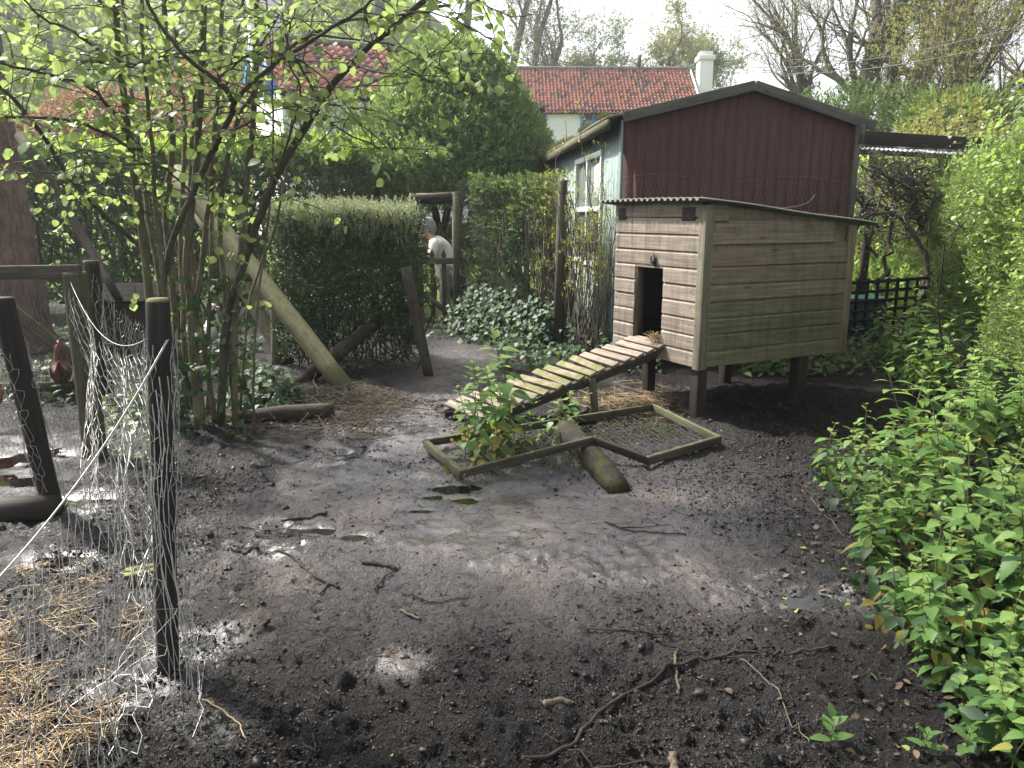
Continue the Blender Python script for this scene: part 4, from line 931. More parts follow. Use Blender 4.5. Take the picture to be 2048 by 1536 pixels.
post(-158, 552, 4.95, -120, 920, (.06, .06), m_rail, 'post carrying the left end of the top rail beside the conifer', 12, .9)
m = MB(); a, b_ = at(-160, 548, 4.9), at(162, 543, 4.82); m.plank(a, b_, .085, .035); tag(m.build('fence_rail', m_old, bevel=.004, loc=b_ * [1, 1, 0]), 'weathered top rail running left from the algae-green post', 'rail')
m = MB(); a, b_ = at(2, 604, 7.0), at(170, 736, 7.3); m.plank(a, b_, .115, .03); tag(m.build('fence_brace', m_green_post, bevel=.004, loc=b_ * [1, 1, 0]), 'slanting board brace passing behind the brown hen', 'brace')
m = MB(); a, b_ = on(-60, 1045, .04), on(118, 1040, .05); m.tube([a, (a + b_) / 2 + [0, 0, .01], b_], .065, 12, wob=.03); tag(m.build('beam', m_leg, loc=b_), 'black rotten beam lying on the mud at the foot of the leaning post', 'beam')
m = MB(); a, b_ = on(-20, 795, .05), on(160, 792, .05); m.plank(a, b_, .12, .05); tag(m.build('sill_board', m_leg, loc=b_), 'dark base board lying on the ground beside the brown hen', 'board')
bk = on(288, 1165); m = MB(); 
for k, dy in enumerate((-.022, .022)): m.box((0, dy, .075), (.13, .036, .02))
m.box((0, 0, .03), (.11, .08, .07)); blk = m.build('wood_block', woodmat('mossy_block', (.03, .028, .018), (.09, .08, .045), .8, (.13, .13, .03)), bevel=.004); blk.location = (bk[0], bk[1], bk[2] - .01); blk.rotation_euler = (.05, -.06, .35)
tag(blk, 'small mossy wooden block with two slats on the mud behind the front post', 'block')
# net from the front post back to the green post
def sagline(A, B, sag): return lambda u: A[None] * (1 - u)[:, None] + B[None] * u[:, None] - np.array([0, 0, 1.])[None] * (4 * sag * u * (1 - u))[:, None]
topA = at(325, 650, 2.42); topB = at(140, 562, 4.80)
def hang(A, B, sag, bulge, seed, zoff=0., flare=0., tilt=0.):
    tl = sagline(A, B, sag); dn = norm(np.cross(B - A, [0, 0, 1.]))
    def fn(u, v):
        T_ = tl(u); g = gz(T_[:, 0], T_[:, 1]) + zoff; w = 1 - v
        # crumpled folds: wandering offsets square to the net, strands hang in bunches
        off = bulge * (fbm(u * 5 + seed, w * 1.3, 3, seed) * np.sqrt(np.maximum(w, 0)) + .16 * fbm(u * 11, w * 3, 2, seed + 3) * w) + flare * w ** 2
        al = .16 * bulge * fbm(u * 4 + 3, w * 2, 2, seed + 5) * w + tilt * w
        P = T_ + dn * off[:, None] + norm(B - A) * al[:, None]; P[:, 2] = g + (T_[:, 2] - g) * v - .05 * w * np.abs(fbm(u * 9, w * 5, 2, seed + 7))
        return P
    return fn
netA = hang(topA, topB, .20, .26, 3); m = hexnet(netA, 27, 20, .0015, .0024, jit=.09, twist=.3)
tl = sagline(topA, topB, .20)(np.linspace(0, 1, 30)); m.tube(tl, .0022, 4, cap=False)
tag(m.build('wire_netting', m_wire, loc=P1b), 'sagging crumpled chicken wire hung from the front post back to the green post', 'netting')
# net from the front post down towards the viewer's left
tA = at(334, 680, 2.36); tB = at(-60, 1215, 1.62)
netB = hang(tA, tB, .05, .16, 8, flare=-.05); m = hexnet(netB, 27, 8, .0012, .0021, jit=.10)
m.tube(sagline(tA, tB, .05)(np.linspace(0, 1, 24)), .0022, 5, cap=False); m.tube(sagline(tA + [.004, .004, .002], tB, .052)(np.linspace(0, 1, 24)), .0015, 4, cap=False)
tag(m.build('wire_netting', m_wire, loc=P1b), 'collapsed loose chicken wire slanting down in front of the straw', 'netting')
# crumpled bundle round the front post, spilling out at its foot
def netC(u, v):
    a = -.6 + u * 5.6; w = 1 - v; r = .046 + .02 * np.abs(fbm(u * 8, v * 3, 2, 15)) + .05 * w ** 3 + .14 * w ** 6 * (1 + 1.2 * fbm(u * 6, v, 2, 17))
    cx = P1b[0] + (P1t[0] - P1b[0]) * v; cy = P1b[1] + (P1t[1] - P1b[1]) * v
    x = cx + r * np.cos(a); y = cy + r * np.sin(a) - .25 * w ** 7; return np.stack([x + .05 * w ** 6, y, gz(x, y) + (P1t[2] - .06 - gz(x, y)) * v ** 1.35], 1)
m = hexnet(netC, 8, 22, .0010, .0017, jit=.25); tag(m.build('wire_netting', m_wire, loc=P1b), 'bundle of chicken wire wrapped round the front post and fraying at its foot', 'netting')
# net along the back under the rail, net round the leaning post
nD = hang(at(-160, 560, 4.95), at(150, 556, 4.92), .02, .10, 21); m = hexnet(nD, 34, 22, .0011, jit=.12); tag(m.build('wire_netting', m_wire_old, loc=on(60, 900)), 'dark chicken wire hanging below the top rail at the left edge', 'netting')
def netE(u, v):
    a = u * 5.2; w = 1 - v; r = .06 + .03 * np.abs(fbm(u * 6, v * 4, 2, 25)); B0 = on(112, 1020); x = B0[0] + (P3t[0] - B0[0]) * v + r * np.cos(a); y = B0[1] + (P3t[1] - B0[1]) * v + r * np.sin(a)
    return np.stack([x, y, B0[2] + (P3t[2] - .2 - B0[2]) * v], 1)
m = hexnet(netE, 11, 17, .0012, .0018, jit=.3); tag(m.build('wire_netting', m_wire, loc=on(112, 1020)), 'crumpled chicken wire wound round the leaning post at the left edge', 'netting')
nF = hang(at(190, 540, 5.65), at(300, 640, 6.2), .10, .3, 31); m = hexnet(nF, 26, 16, .0012, .0018, jit=.3); tag(m.build('wire_netting', m_wire, loc=at(190, 800, 5.65) * [1, 1, 0]), 'rumpled chicken wire behind the green post next to the low ark', 'netting')
# low timber ark behind the netting
ak = empty('hen_ark', at(268, 690, 8.9) * [1, 1, 0], R(8), 'low dark timber ark with a board roof behind the netting fence', 'hen house')
m = MB(); m.box((0, 0, .30), (.95, .8, .62)); m.build('wall', m_leg, ak, bevel=.005)
m = MB()
for k in range(4): m.box((0, -.36 + .24 * k, .64 + .03 * k), (1.12, .26, .022), rx=.12)
m.build('roof', m_ark_roof, ak, bevel=.003)
# ------------------------------------------------------------------ hazel in the left foreground
hb = on(398, 856); hz = empty('hazel_tree', hb, 0, 'multi-stemmed hazel with fresh round leaves in the left foreground', 'tree')
def px_line(pts, Y0, Y1=None):
    Y1 = Y0 if Y1 is None else Y1; n = len(pts); return np.array([at(x, y, Y0 + (Y1 - Y0) * i / (n - 1)) for i, (x, y) in enumerate(pts)])
def smooth_line(P, n):
    """Catmull-Rom through points"""
    P = np.asarray(P); P = np.vstack([2 * P[0] - P[1], P, 2 * P[-1] - P[-2]]); out = []; segs = len(P) - 3
    for u in np.linspace(0, segs - 1e-6, n):
        i = int(u); t_ = u - i; a, b, c, d = P[i:i + 4]
        out.append(.5 * (2 * b + (c - a) * t_ + (2 * a - 5 * b + 4 * c - d) * t_ ** 2 + (3 * b - a - 3 * c + d) * t_ ** 3))
    return np.array(out)
H_ST = [  # pixel polyline, depth start, depth end, radius start, radius end (mm)
    ([(402, 860), (388, 700), (384, 620)], 5.48, 5.45, 46, 40),
    ([(384, 625), (374, 520), (392, 330), (405, 100), (412, -120)], 5.45, 5.3, 34, 20),
    ([(388, 640), (405, 520), (425, 330), (440, 120), (446, -100)], 5.45, 5.6, 26, 14),
    ([(330, 840), (300, 600), (288, 500), (262, 300), (240, 130), (222, -100)], 5.5, 5.3, 34, 22),
    ([(345, 850), (318, 560), (296, 430), (275, 260), (255, 120), (240, -80)], 5.6, 5.8, 24, 12),
    ([(350, 850), (330, 600), (312, 420), (305, 300), (290, 150), (280, -60)], 5.4, 5.2, 22, 11),
    ([(365, 850), (345, 560), (330, 420), (345, 290), (335, 140), (326, -80)], 5.7, 5.9, 30, 20),
    ([(430, 850), (400, 640), (380, 450), (388, 200), (402, 60), (410, -80)], 5.6, 5.7, 24, 12),
    ([(470, 850), (470, 640), (482, 490), (508, 220), (513, 80), (516, -90)], 5.5, 5.35, 26, 20),
    ([(440, 850), (455, 640), (490, 520), (546, 370), (640, 205), (700, 130), (760, 75), (850, 0)], 5.55, 5.0, 36, 20),
    ([(400, 830), (330, 640), (340, 500), (385, 390), (425, 300), (460, 235), (468, 205)], 5.5, 5.1, 26, 20),
    ([(468, 205), (440, 165), (385, 125), (335, 70), (300, 15), (280, -60)], 5.1, 4.8, 18, 10),
    ([(468, 205), (500, 170), (545, 130), (640, 70), (720, 20), (780, -30)], 5.1, 4.7, 17, 8),
    ([(455, 640), (440, 430), (470, 260), (505, 190), (560, 115), (620, 70), (700, 40), (790, 30), (900, 10)], 5.6, 5.1, 22, 8),
    ([(505, 820), (512, 640), (540, 400), (545, 160), (528, -40)], 5.35, 5.3, 11, 6),
    ([(480, 830), (500, 600), (560, 420), (590, 200), (640, -40)], 5.7, 5.8, 13, 7),
    ([(415, 850), (420, 600), (432, 300), (475, 60), (500, -80)], 5.8, 6.0, 20, 12),
    ([(375, 850), (365, 620), (362, 430), (370, 250), (350, 60), (345, -80)], 5.9, 6.1, 24, 14),
    ([(290, 500), (230, 450), (140, 355), (80, 262), (0, 172), (-80, 110)], 5.5, 4.9, 22, 12),
    ([(285, 300), (250, 290), (160, 245), (60, 235), (-40, 232)], 5.3, 4.9, 15, 9),
    ([(262, 285), (220, 215), (170, 170), (120, 155), (60, 140), (-30, 120)], 5.3, 4.7, 14, 8),
    ([(240, 130), (200, 100), (140, 60), (85, 35), (30, -20)], 5.3, 4.9, 12, 7),
    ([(225, 20), (180, -10), (130, -30)], 5.3, 5.0, 12, 8),
    ([(546, 370), (600, 200), (580, 130), (570, 60), (560, -20)], 5.1, 5.0, 9, 5),
    ([(640, 205), (600, 130), (575, 80), (590, 20)], 5.1, 4.9, 9, 5),
    ([(700, 130), (760, 145), (830, 150), (880, 170)], 5.0, 4.6, 7, 3),
    ([(640, 205), (700, 215), (760, 225), (820, 260)], 5.1, 4.6, 8, 3),
    ([(620, 70), (720, 80), (800, 95), (880, 140), (960, 165)], 5.0, 4.5, 9, 3),
    ([(790, 30), (860, 25), (920, 45), (985, 80)], 5.0, 4.6, 8, 3),
    ([(850, 0), (930, -10), (1010, 30), (1070, 30)], 5.0, 4.7, 8, 3),
    ([(560, 115), (600, 120), (660, 170), (720, 250), (760, 300)], 5.1, 4.7, 7, 3),
    ([(590, 210), (650, 240), (720, 280), (790, 300), (860, 310)], 5.2, 4.7, 7, 3),
    ([(385, 390), (320, 330), (250, 330), (180, 300), (90, 320)], 5.3, 4.9, 9, 4),
    ([(470, 260), (520, 235), (570, 215), (630, 215)], 5.1, 4.8, 8, 3),
    ([(435, 160), (480, 120), (520, 90), (560, 30)], 5.1, 4.8, 8, 4),
    ([(405, 100), (340, 110), (250, 130), (180, 120)], 5.3, 4.9, 8, 4),
    ([(300, 430), (240, 400), (180, 380), (100, 345), (40, 350)], 5.4, 5.0, 9, 4),
]
m_h, m_hd, lv = MB(), MB(), MB(); lines = []
for k, (pts, y0, y1, r0, r1) in enumerate(H_ST):
    P = smooth_line(px_line(pts, y0, y1), max(6, 4 * len(pts))); P += rng.normal(0, .003, P.shape)
    if k in (0, 3, 4, 5, 6, 7, 8, 9, 10, 13, 14, 15, 16, 17): P[0, 2] = gz(P[0, 0], P[0, 1]) - .05
    mb_ = m_hd if k in (9, 10, 11, 12, 18, 19, 20, 21) or r0 < 10 else m_h
    mb_.tube(P, np.linspace(r0, r1, len(P)) / 1150, 10 if r0 > 15 else 6, wob=.03); lines.append((P, r0))
tw = []
def leafy_twig(p, d, L, droop=.3):
    n = 7; q = [p]; dd = d.copy()
    for i in range(n): dd = norm(dd + rng.normal(0, .13, 3) + np.array([0, 0, -droop * .12])); q.append(q[-1] + dd * L / n)
    q = np.array(q); m_hd.tube(q, np.linspace(.0042, .0016, n + 1), 4, cap=False)
    side = norm(np.cross(dd, [0, 0, 1])); LP, LY = [], []
    for i in range(1, n + 1):
        if rng.random() < .2 and i < n: continue
        s_ = 1 if i % 2 else -1; LP.append(q[i]); LY.append(norm(dd * .55 + s_ * side * .8 + np.array([0, 0, -.45]) + rng.normal(0, .25, 3)))
    LP, LY = np.array(LP), np.array(LY); N = norm(np.array([0, 0, 1.]) + .5 * rng.standard_normal(LP.shape)); sz = np.clip(rng.normal(.047, .014, len(LP)), .018, .08)
    lv.leaf(LP + LY * .012, LY, N, sz, T_HAZEL)
for P, r0 in lines:
    n = len(P)
    for i in range(n):
        p = P[i]; dpt = p[1] * cP + (CAM_H - p[2]) * sP; py = 768 - FPX * ((p[2] - CAM_H) * cP + p[1] * sP) / dpt; px = 1024 + FPX * p[0] / dpt
        if py > 420 or py < -160 or px > 1010: continue
        dens = ((.92 if px < 480 else .72) if py < 300 else .2) * (1.15 if px < 620 else .9) * (1 if r0 > 9 else 1.7) * (.4 if 500 < px < 800 and 60 < py < 300 else 1)
        for _ in range(rng.poisson(dens)):
            d = norm(np.array([rng.normal(0, 1), rng.normal(-.1, .7), rng.normal(.1, .35)])); L = rng.uniform(.18, .6)
            pe = p + d * L; de = pe[1] * cP + (CAM_H - pe[2]) * sP
            if 1024 + FPX * pe[0] / de > 1060: continue
            leafy_twig(p, d, L)
# scattered low sprays among the stems and beside the hedge
for px, py in ((120, 345), (165, 330), (230, 390), (360, 360), (400, 385), (520, 430), (560, 440), (300, 410), (270, 575), (300, 600), (540, 600), (90, 460), (240, 430), (555, 300), (600, 300), (680, 300), (700, 280), (740, 245), (530, 480), (460, 500), (85, 360), (440, 470)):
    p = at(px, py, rng.uniform(5.0, 5.8)); leafy_twig(p, norm(np.array([rng.normal(0, 1), rng.normal(0, .5), rng.normal(-.1, .3)])), rng.uniform(.1, .25))
# the crown goes on above the picture
for k in range(760):
    a, r_ = rng.uniform(0, 6.28), math.sqrt(rng.random()); p = np.array([-2.1 + 1.9 * r_ * math.cos(a), 4.9 + 1.7 * r_ * math.sin(a), rng.uniform(3.2, 5.4)])
    if p[2] < 1.55 + .30 * p[1] + .25: continue
    if vnoise(np.array(p[0] * 1.3 + 5), np.array(p[1] * 1.3 + p[2]), 9) < -.12: continue
    leafy_twig(p, norm(np.array([rng.normal(0, 1), rng.normal(0, 1), rng.normal(.2, .4)])), rng.uniform(.3, .7), .2)
m_h.build('trunk', m_bark, hz, smooth=True, loc=hb); m_hd.build('branches', m_branch, hz, smooth=True, loc=hb); lv.build('crown', l_hazel, hz, smooth=True, loc=hb)
# ivy on and around the hazel foot
def ivy_patch(name, P, N, S, label, mat=None, tilt=.35):
    m_ = MB(); n = len(P); Nd = norm(N + tilt * rng.standard_normal((n, 3))); Y = rvec(n) * [1, 1, .4] - np.array([0, 0, .7]); Y = Y - Nd * (Y * Nd).sum(1, keepdims=True)
    m_.leaf(P + Nd * rng.uniform(0, .05, (n, 1)), Y, Nd, S, T_IVY); return tag(m_.build(name, mat or l_ivy), label, 'ivy', kind='stuff')
P, N = [], []
for k in range(430):
    px, py = rng.uniform(335, 500), 880 - 330 * rng.random() ** 1.5; c_ = at(px, py, rng.uniform(5.3, 5.75)); P.append(c_); N.append(norm(np.array([rng.normal(0, .5), -1, .35])))
ivy_patch('ivy', np.array(P), np.array(N), rng.uniform(.03, .075, len(P)), 'dark ivy climbing over the hazel stems', tilt=.5)
P, N = [], []
for k in range(420):
    a, r = rng.uniform(0, 6.28), math.sqrt(rng.random()); c_ = at(525, 770, 6.25) + np.array([.32 * r * math.cos(a), .3 * r * math.sin(a), 0]); c_[2] = gz(c_[0], c_[1]) + .28 * (1 - r * r) * rng.uniform(.3, 1) + .02; P.append(c_); N.append(np.array([.2 * math.cos(a), -.3 + .2 * math.sin(a), 1]))
ivy_patch('ivy', np.array(P), norm(np.array(N)), rng.uniform(.035, .07, len(P)), 'mound of shiny ivy beneath the leaning poles', tilt=.3)
P, N = [], []
for k in range(260):
    px, py = rng.uniform(180, 330), rng.uniform(760, 880); c_ = on(px, py + 60 * rng.random(), 0); c_[2] += abs(rng.normal(0, .12)); P.append(c_); N.append(np.array([0, -.5, 1.]))
ivy_patch('ivy', np.array(P), norm(np.array(N)), rng.uniform(.03, .055, len(P)), 'pale green ivy growing behind the front netting', leafmat('pale_ivy_leaves', (.07, .13, .03), (.16, .24, .06), (.3, .45, .06), .35, .4))

n = 7000; y = rng.uniform(6.3, 12, n); x = rng.uniform(-.78, -.30, n) * y - .2; k = (fbm(x * 1.2, y * 1.2, 3, 31) > -.12) & ~((x > -3.0 - .1 * (y - 6)) & (y < 7.2)); x, y = x[k], y[k]
P = np.stack([x, y, gz(x, y) + np.abs(rng.normal(.03, .07, len(x)))], 1); m_ = MB(); flat_leaves(m_, P, rng.uniform(.04, .085, len(P)), [T_IVY, T_OVAL], jit=.45); tag(m_.build('undergrowth', l_ivy), 'dark ivy and low leaves carpeting the ground behind the left netting', 'ground cover', kind='stuff')
# ------------------------------------------------------------------ box-like foliage helpers
def box_faces(x0, x1, y0, y1, z0, z1, n, wt=(1, 1, 1, 1, 1)):
    """points on the front, back, left, right, top faces with normals"""
    A = np.array([(x1 - x0) * (z1 - z0), (x1 - x0) * (z1 - z0), (y1 - y0) * (z1 - z0), (y1 - y0) * (z1 - z0), (x1 - x0) * (y1 - y0)]) * wt
    f_ = rng.choice(5, n, p=A / A.sum()); P = np.stack([rng.uniform(x0, x1, n), rng.uniform(y0, y1, n), rng.uniform(z0, z1, n)], 1); N = np.zeros((n, 3))
    for k, (ax, v, s_) in enumerate(((1, y0, -1), (1, y1, 1), (0, x0, -1), (0, x1, 1), (2, z1, 1))):
        m_ = f_ == k; P[m_, ax] = v; N[m_, ax] = s_
    return P, N
def lumpy(P, N, amp, fr, depth, seed=0):
    d = amp * (fbm(P[:, 0] * fr + P[:, 1] * fr * .7, P[:, 2] * fr + P[:, 1] * fr * .6, 3, seed)) - depth * rng.random(len(P)) ** 1.6
    return P + N * d[:, None]
def inner_twigs(P0, n, L, r, seed, mat, parent, loc):
    m_ = MB()
    for k in range(n):
        p = P0(); m_.tube(wander(p, p + np.array([rng.normal(0, .3), rng.normal(0, .3), 1]) * L, 5, L * .25), r, 4, cap=False)
    return m_.build('stems', mat, parent, loc=loc)

# clipped hedge with pale tips
hl, hr, hyf, hyb, htp = at(545, 600, 7.6)[0], at(818, 600, 7.6)[0], 7.6, 8.7, at(700, 425, 7.6)[2]
hd = empty('clipped_hedge', ((hl + hr) / 2, 8.1, 0), 0, 'square clipped dark hedge with pale unclipped tips on top', 'hedge'); hdl = np.array(hd.location)
P, N = box_faces(hl, hr, hyf, hyb, .12, htp, 13500, (1.25, .5, .6, 1, .8)); P = lumpy(P, N, .14, 2.2, .35, 3)
k = (P[:, 2] > .55) | (rng.random(len(P)) < np.where(P[:, 0] < hl + .8, 1., .6) * np.clip((P[:, 2] - .05) / .2, 0, 1)); P, N = P[k], N[k]
m_ = MB(); scatter(m_, P, N * .8 + [0, 0, .5], rng.uniform(.05, .12, len(P)), S_BOX, .5); m_.build('foliage', l_box, hd, loc=hdl)
n = 3800; P = np.stack([rng.uniform(hl, hr + .02, n), hyf - .05 + (hyb - hyf) * rng.random(n) ** 1.5, np.zeros(n)], 1); dm = fbm(P[:, 0] * 2, P[:, 1] * 2, 3, 8); P[:, 2] = htp - .02 + rng.triangular(-.34, .04, .08, n) + .12 * dm
m_ = MB(); scatter(m_, P, np.array([[0, -.1, 1.]]).repeat(n, 0), rng.uniform(.06, .17, n), [tmpl_sprig(12, T_D, .15, 1.0, 21), tmpl_sprig(10, T_D, .18, .9, 22)], .22); m_.build('pale_tips', l_boxtop, hd, loc=hdl)
inner_twigs(lambda: np.array([rng.uniform(hl + .1, hr - .05), rng.uniform(hyf + .1, hyb - .1), -.02]), 60, .8, .009, 1, m_bark_dark, hd, hdl)

# laurel hedge along the back
bl, br_, by, bt = at(-330, 400, 12.2)[0], at(735, 400, 12.2)[0], 12.2, at(400, 300, 12.2)[2]
lh = empty('laurel_hedge', ((bl + br_) / 2, by + .6, 0), 0, 'long evergreen laurel hedge behind the hazel with bright young growth on top', 'hedge'); lhl = np.array(lh.location)
P, N = box_faces(bl, br_, by, by + 1.3, .2, bt, 8600, (1.3, .2, .6, 1, 1)); P = lumpy(P, N, .45, 1.1, .5, 5)
m_ = MB(); scatter(m_, P, N * .7 + [0, 0, .5], rng.uniform(.13, .26, len(P)), S_LAUREL, .5); m_.build('foliage', l_laurel, lh, loc=lhl)
n = 1800; P = np.stack([rng.uniform(bl, br_, n), by + rng.uniform(-.1, 1.1, n), np.zeros(n)], 1); P[:, 2] = bt + rng.uniform(-.2, .1, n) + .22 * fbm(P[:, 0] * 1.2, P[:, 1], 3, 6)
m_ = MB(); scatter(m_, P, np.array([[0, 0, 1.]]).repeat(n, 0), rng.uniform(.12, .22, n), S_LAUREL, .5); m_.build('young_growth', l_laureltop, lh, loc=lhl)
inner_twigs(lambda: np.array([rng.uniform(bl, br_), by + rng.uniform(.3, 1), 0]), 70, 2.0, .02, 2, m_bark_dark, lh, lhl)

# big dome-shaped evergreen
bc = at(905, 300, 14.6); bush = empty('bay_bush', (bc[0], bc[1], 0), 0, 'tall dome-shaped evergreen bush standing in front of the cottage', 'bush'); bsl = np.array(bush.location)
zb0, zb1 = at(900, 405, 14.0)[2], at(900, 100, 14.6)[2]
n = 15500; u = rng.random(n); th = rng.uniform(-math.pi * 1.02, math.pi * .02, n)        # camera-facing half and a bit
th = np.where(rng.random(n) < .2, rng.uniform(0, 6.28, n), th)
prof_r = lambda u: 2.02 * np.interp(u, [0, .12, .25, .475, .67, .8, .9, .97, 1], [.90, .95, .91, .79, .62, .5, .38, .2, .05])
sq = (rng.random(n)); u = np.interp(sq, [0, .82, 1], [0, .82, 1]); r_ = prof_r(u)
lump = 1 + .14 * fbm(th * 2.2 + 9, u * 5, 3, 12) - .22 * rng.random(n) ** 2
P = np.stack([bc[0] + r_ * lump * np.cos(th), bc[1] + r_ * lump * np.sin(th), zb0 + (zb1 - zb0) * u + .08 * rng.standard_normal(n)], 1)
N = norm(np.stack([np.cos(th), np.sin(th), .25 + .9 * u], 1))
m_ = MB(); scatter(m_, P, N * .6 + [0, 0, .5], rng.uniform(.11, .24, n), S_BAY, .45); m_.build('foliage', l_bay, bush, loc=bsl)
n = 4000; th = rng.uniform(0, 6.28, n); u = rng.random(n) * .9; r_ = prof_r(u) * .68 * rng.random(n) ** .3
P = np.stack([bc[0] + r_ * np.cos(th), bc[1] + r_ * np.sin(th), zb0 + (zb1 - zb0) * u], 1); m_ = MB(); scatter(m_, P, rvec(n), rng.uniform(.25, .4, n), S_BAY, .5); m_.build('inner_foliage', l_bay, bush, loc=bsl)
m_ = MB()
for k in range(5): m_.tube(wander(bc * [1, 1, 0] + [rng.normal(0, .15), rng.normal(0, .15), -.05], bc * [1, 1, 0] + [rng.normal(0, .6), rng.normal(0, .5), zb0 + 1.2], 8, .2), np.linspace(.09, .05, 8), 8)
m_.build('trunk', m_bark_dark, bush, loc=bsl)

# vine-covered wire fence: ivy at the foot, light twiggy growth above
va, vb_ = at(918, 600, 10.7), np.array([b[0], 8.95, 0]); 
va = at(940, 600, 10.5); vb_ = at(1119, 640, 9.0)
def vline(u): return va[None] * [1, 1, 0] * (1 - u)[:, None] + vb_[None] * [1, 1, 0] * u[:, None]
vn = norm(np.array([-(vb_ - va)[1], (vb_ - va)[0], 0.])); vn = vn if vn[1] < 0 else -vn
fh = empty('fence_shrub', (va + vb_) / 2 * [1, 1, 0], 0, 'light green twiggy shrub grown through the wire fence right of the gate', 'shrub'); fhl = np.array(fh.location)
n = 3600; u = rng.random(n); z = rng.uniform(.35, 2.0, n) + .1 * fbm(u * 5, u * 0, 2, 3); P = vline(u); P[:, 2] = z; P += vn * (.1 * fbm(u * 6, z * 3, 3, 14) - .02 - .25 * rng.random(n))[:, None]
kk = (z > 1.15) | (u < .28) | (rng.random(n) < .2); P = P[kk]; u_ = u[kk]; z_ = z[kk]
gl_ = (rng.random(len(P)) < np.clip((u_ - .35) * 1.7, 0, .85))
m_ = MB(); scatter(m_, P[~gl_], vn + [0, 0, .7], rng.uniform(.07, .16, (~gl_).sum()), S_LAUREL, .5); m_.build('foliage', l_fargreen, fh, loc=fhl)
m_ = MB(); scatter(m_, P[gl_], vn + [0, 0, .9], rng.uniform(.05, .11, gl_.sum()), S_BUD, .5); m_.build('pale_foliage', l_golden, fh, loc=fhl)
m_ = MB()
for k in range(150):
    u0 = rng.uniform(.3, 1.0); p = vline(np.array([u0]))[0] - vn * rng.uniform(.0, .3); m_.tube(wander(p, p + [rng.normal(0, .12), rng.normal(0, .1), rng.uniform(1.0, 1.9)], 7, .1), rng.uniform(.003, .008), 4, cap=False)
m_.build('stems', m_grey_twig, fh, loc=fhl)
n = 2600; u = rng.random(n) ** .9; P = vline(u) + vn * np.abs(rng.normal(.08, .22, n))[:, None]; off = (P - vline(u)) @ vn
P[:, 2] = gz(P[:, 0], P[:, 1]) + np.abs(rng.random(n)) * np.clip(.75 - .2 * u - 1.0 * off, .05, .8)
k = rng.random(n) > .05; ivy_patch('ivy', P[k], norm(np.stack([vn[0] + 0 * P[k][:, 0], vn[1] + 0 * P[k][:, 0], .8 + 0 * P[k][:, 0]], 1)), rng.uniform(.045, .085, k.sum()), 'dark ivy smothering the foot of the wire fence right of the path')
P = []; 
for k in range(1500):
    px, py = rng.uniform(1000, 1330), rng.uniform(655, 745); c_ = on(px, py); 
    if c_[1] < 6.9 + .3 * math.sin(px * .05): continue
    c_[2] += abs(rng.normal(.02, .09)) * (1.4 if px > 1080 else 1); P.append(c_)
P = np.array(P); ivy_patch('ivy', P, np.array([[-.1, -.4, 1.]]).repeat(len(P), 0), rng.uniform(.04, .08, len(P)), 'low ivy spreading on the ground behind the ramp')
P = []
for k in range(240):
    u_ = rng.random(); c_ = at(1035 + 20 * math.sin(u_ * 7) + rng.normal(0, 9), 620 - 160 * u_, 9.6); P.append(c_)
P = np.array(P); ivy_patch('ivy', P, np.array([[-.3, -1, .2]]).repeat(len(P), 0), rng.uniform(.04, .07, len(P)), 'single ivy strand climbing the middle of the wire fence')
# thin-stemmed shrub against the sage wall
ts = empty('thin_stemmed_shrub', at(1185, 690, 8.4) * [1, 1, 0], 0, 'upright thin-stemmed shrub just leafing out against the sage shed wall', 'shrub'); tsl = np.array(ts.location); m_ = MB(); tips = []
for k in range(46):
    p = at(rng.uniform(1150, 1215), 660, rng.uniform(8.3, 8.7)); p[2] = 0; h_ = rng.uniform(.9, 1.9); q = wander(p, p + [rng.normal(-.02, .12), rng.normal(0, .06), h_], 9, .09); m_.tube(q, np.linspace(.008, .003, 9), 4, cap=False)
    for i in range(5, 9):
        if rng.random() < .75: d = norm(np.array([rng.normal(0, 1), rng.normal(0, .5), .9])); e = q[i] + d * rng.uniform(.08, .25); m_.tube([q[i], (q[i] + e) / 2 + rng.normal(0, .01, 3), e], .002, 3, cap=False); tips += [e, (q[i] + e) / 2]
for px, py, y0_ in ((1135, 420, 240), (1160, 420, 215), (1205, 400, 290), (1180, 420, 330)):
    q = wander(at(px + 20, py + 150, 8.3), at(px - 4, y0_, 8.2), 12, .12); m_.tube(q, np.linspace(.006, .0025, 12), 4, cap=False); tips += list(q[4:])
m_.build('stems', m_grey_twig, ts, loc=tsl); tips = np.array(tips); tips = np.repeat(tips, 2, 0) + rng.normal(0, .03, (2 * len(tips), 3)); m_ = MB(); scatter(m_, tips, np.array([[0, 0, 1.]]).repeat(len(tips), 0), rng.uniform(.04, .085, len(tips)), S_BUD, .6); m_.build('leaves', l_golden, ts, loc=tsl)

# ------------------------------------------------------------------ right hedge and bright climber
r0, r1 = np.array([5.15, 9.8, 0]), np.array([3.6, 4.4, 0]); rn = norm(np.array([-(r1 - r0)[1], (r1 - r0)[0], 0])); rn = rn if rn[0] < 0 else -rn
rh = empty('tall_hedge', (r0 + r1) / 2, 0, 'tall loose small-leaved hedge along the right side of the yard', 'hedge'); rhl = np.array(rh.location)
n = 27000; u = rng.random(n); z = rng.uniform(.12, 1, n) ** .9; tz = 1.92 + .28 * u + .18 * fbm(u * 6, u, 3, 2)
P = r0 + (r1 - r0) * u[:, None]; P[:, 2] = z * tz; d = .30 * fbm(u * 7, z * 4, 3, 19) - .5 * rng.random(n) ** 1.5 - .25 * (z - .5) ** 2; P += rn * d[:, None] - rn * (.0)
m_ = MB(); scatter(m_, P, rn * .8 + [0, 0, .45], rng.uniform(.06, .15, n), S_BOX, .5); m_.build('foliage', l_lonicera, rh, loc=rhl)
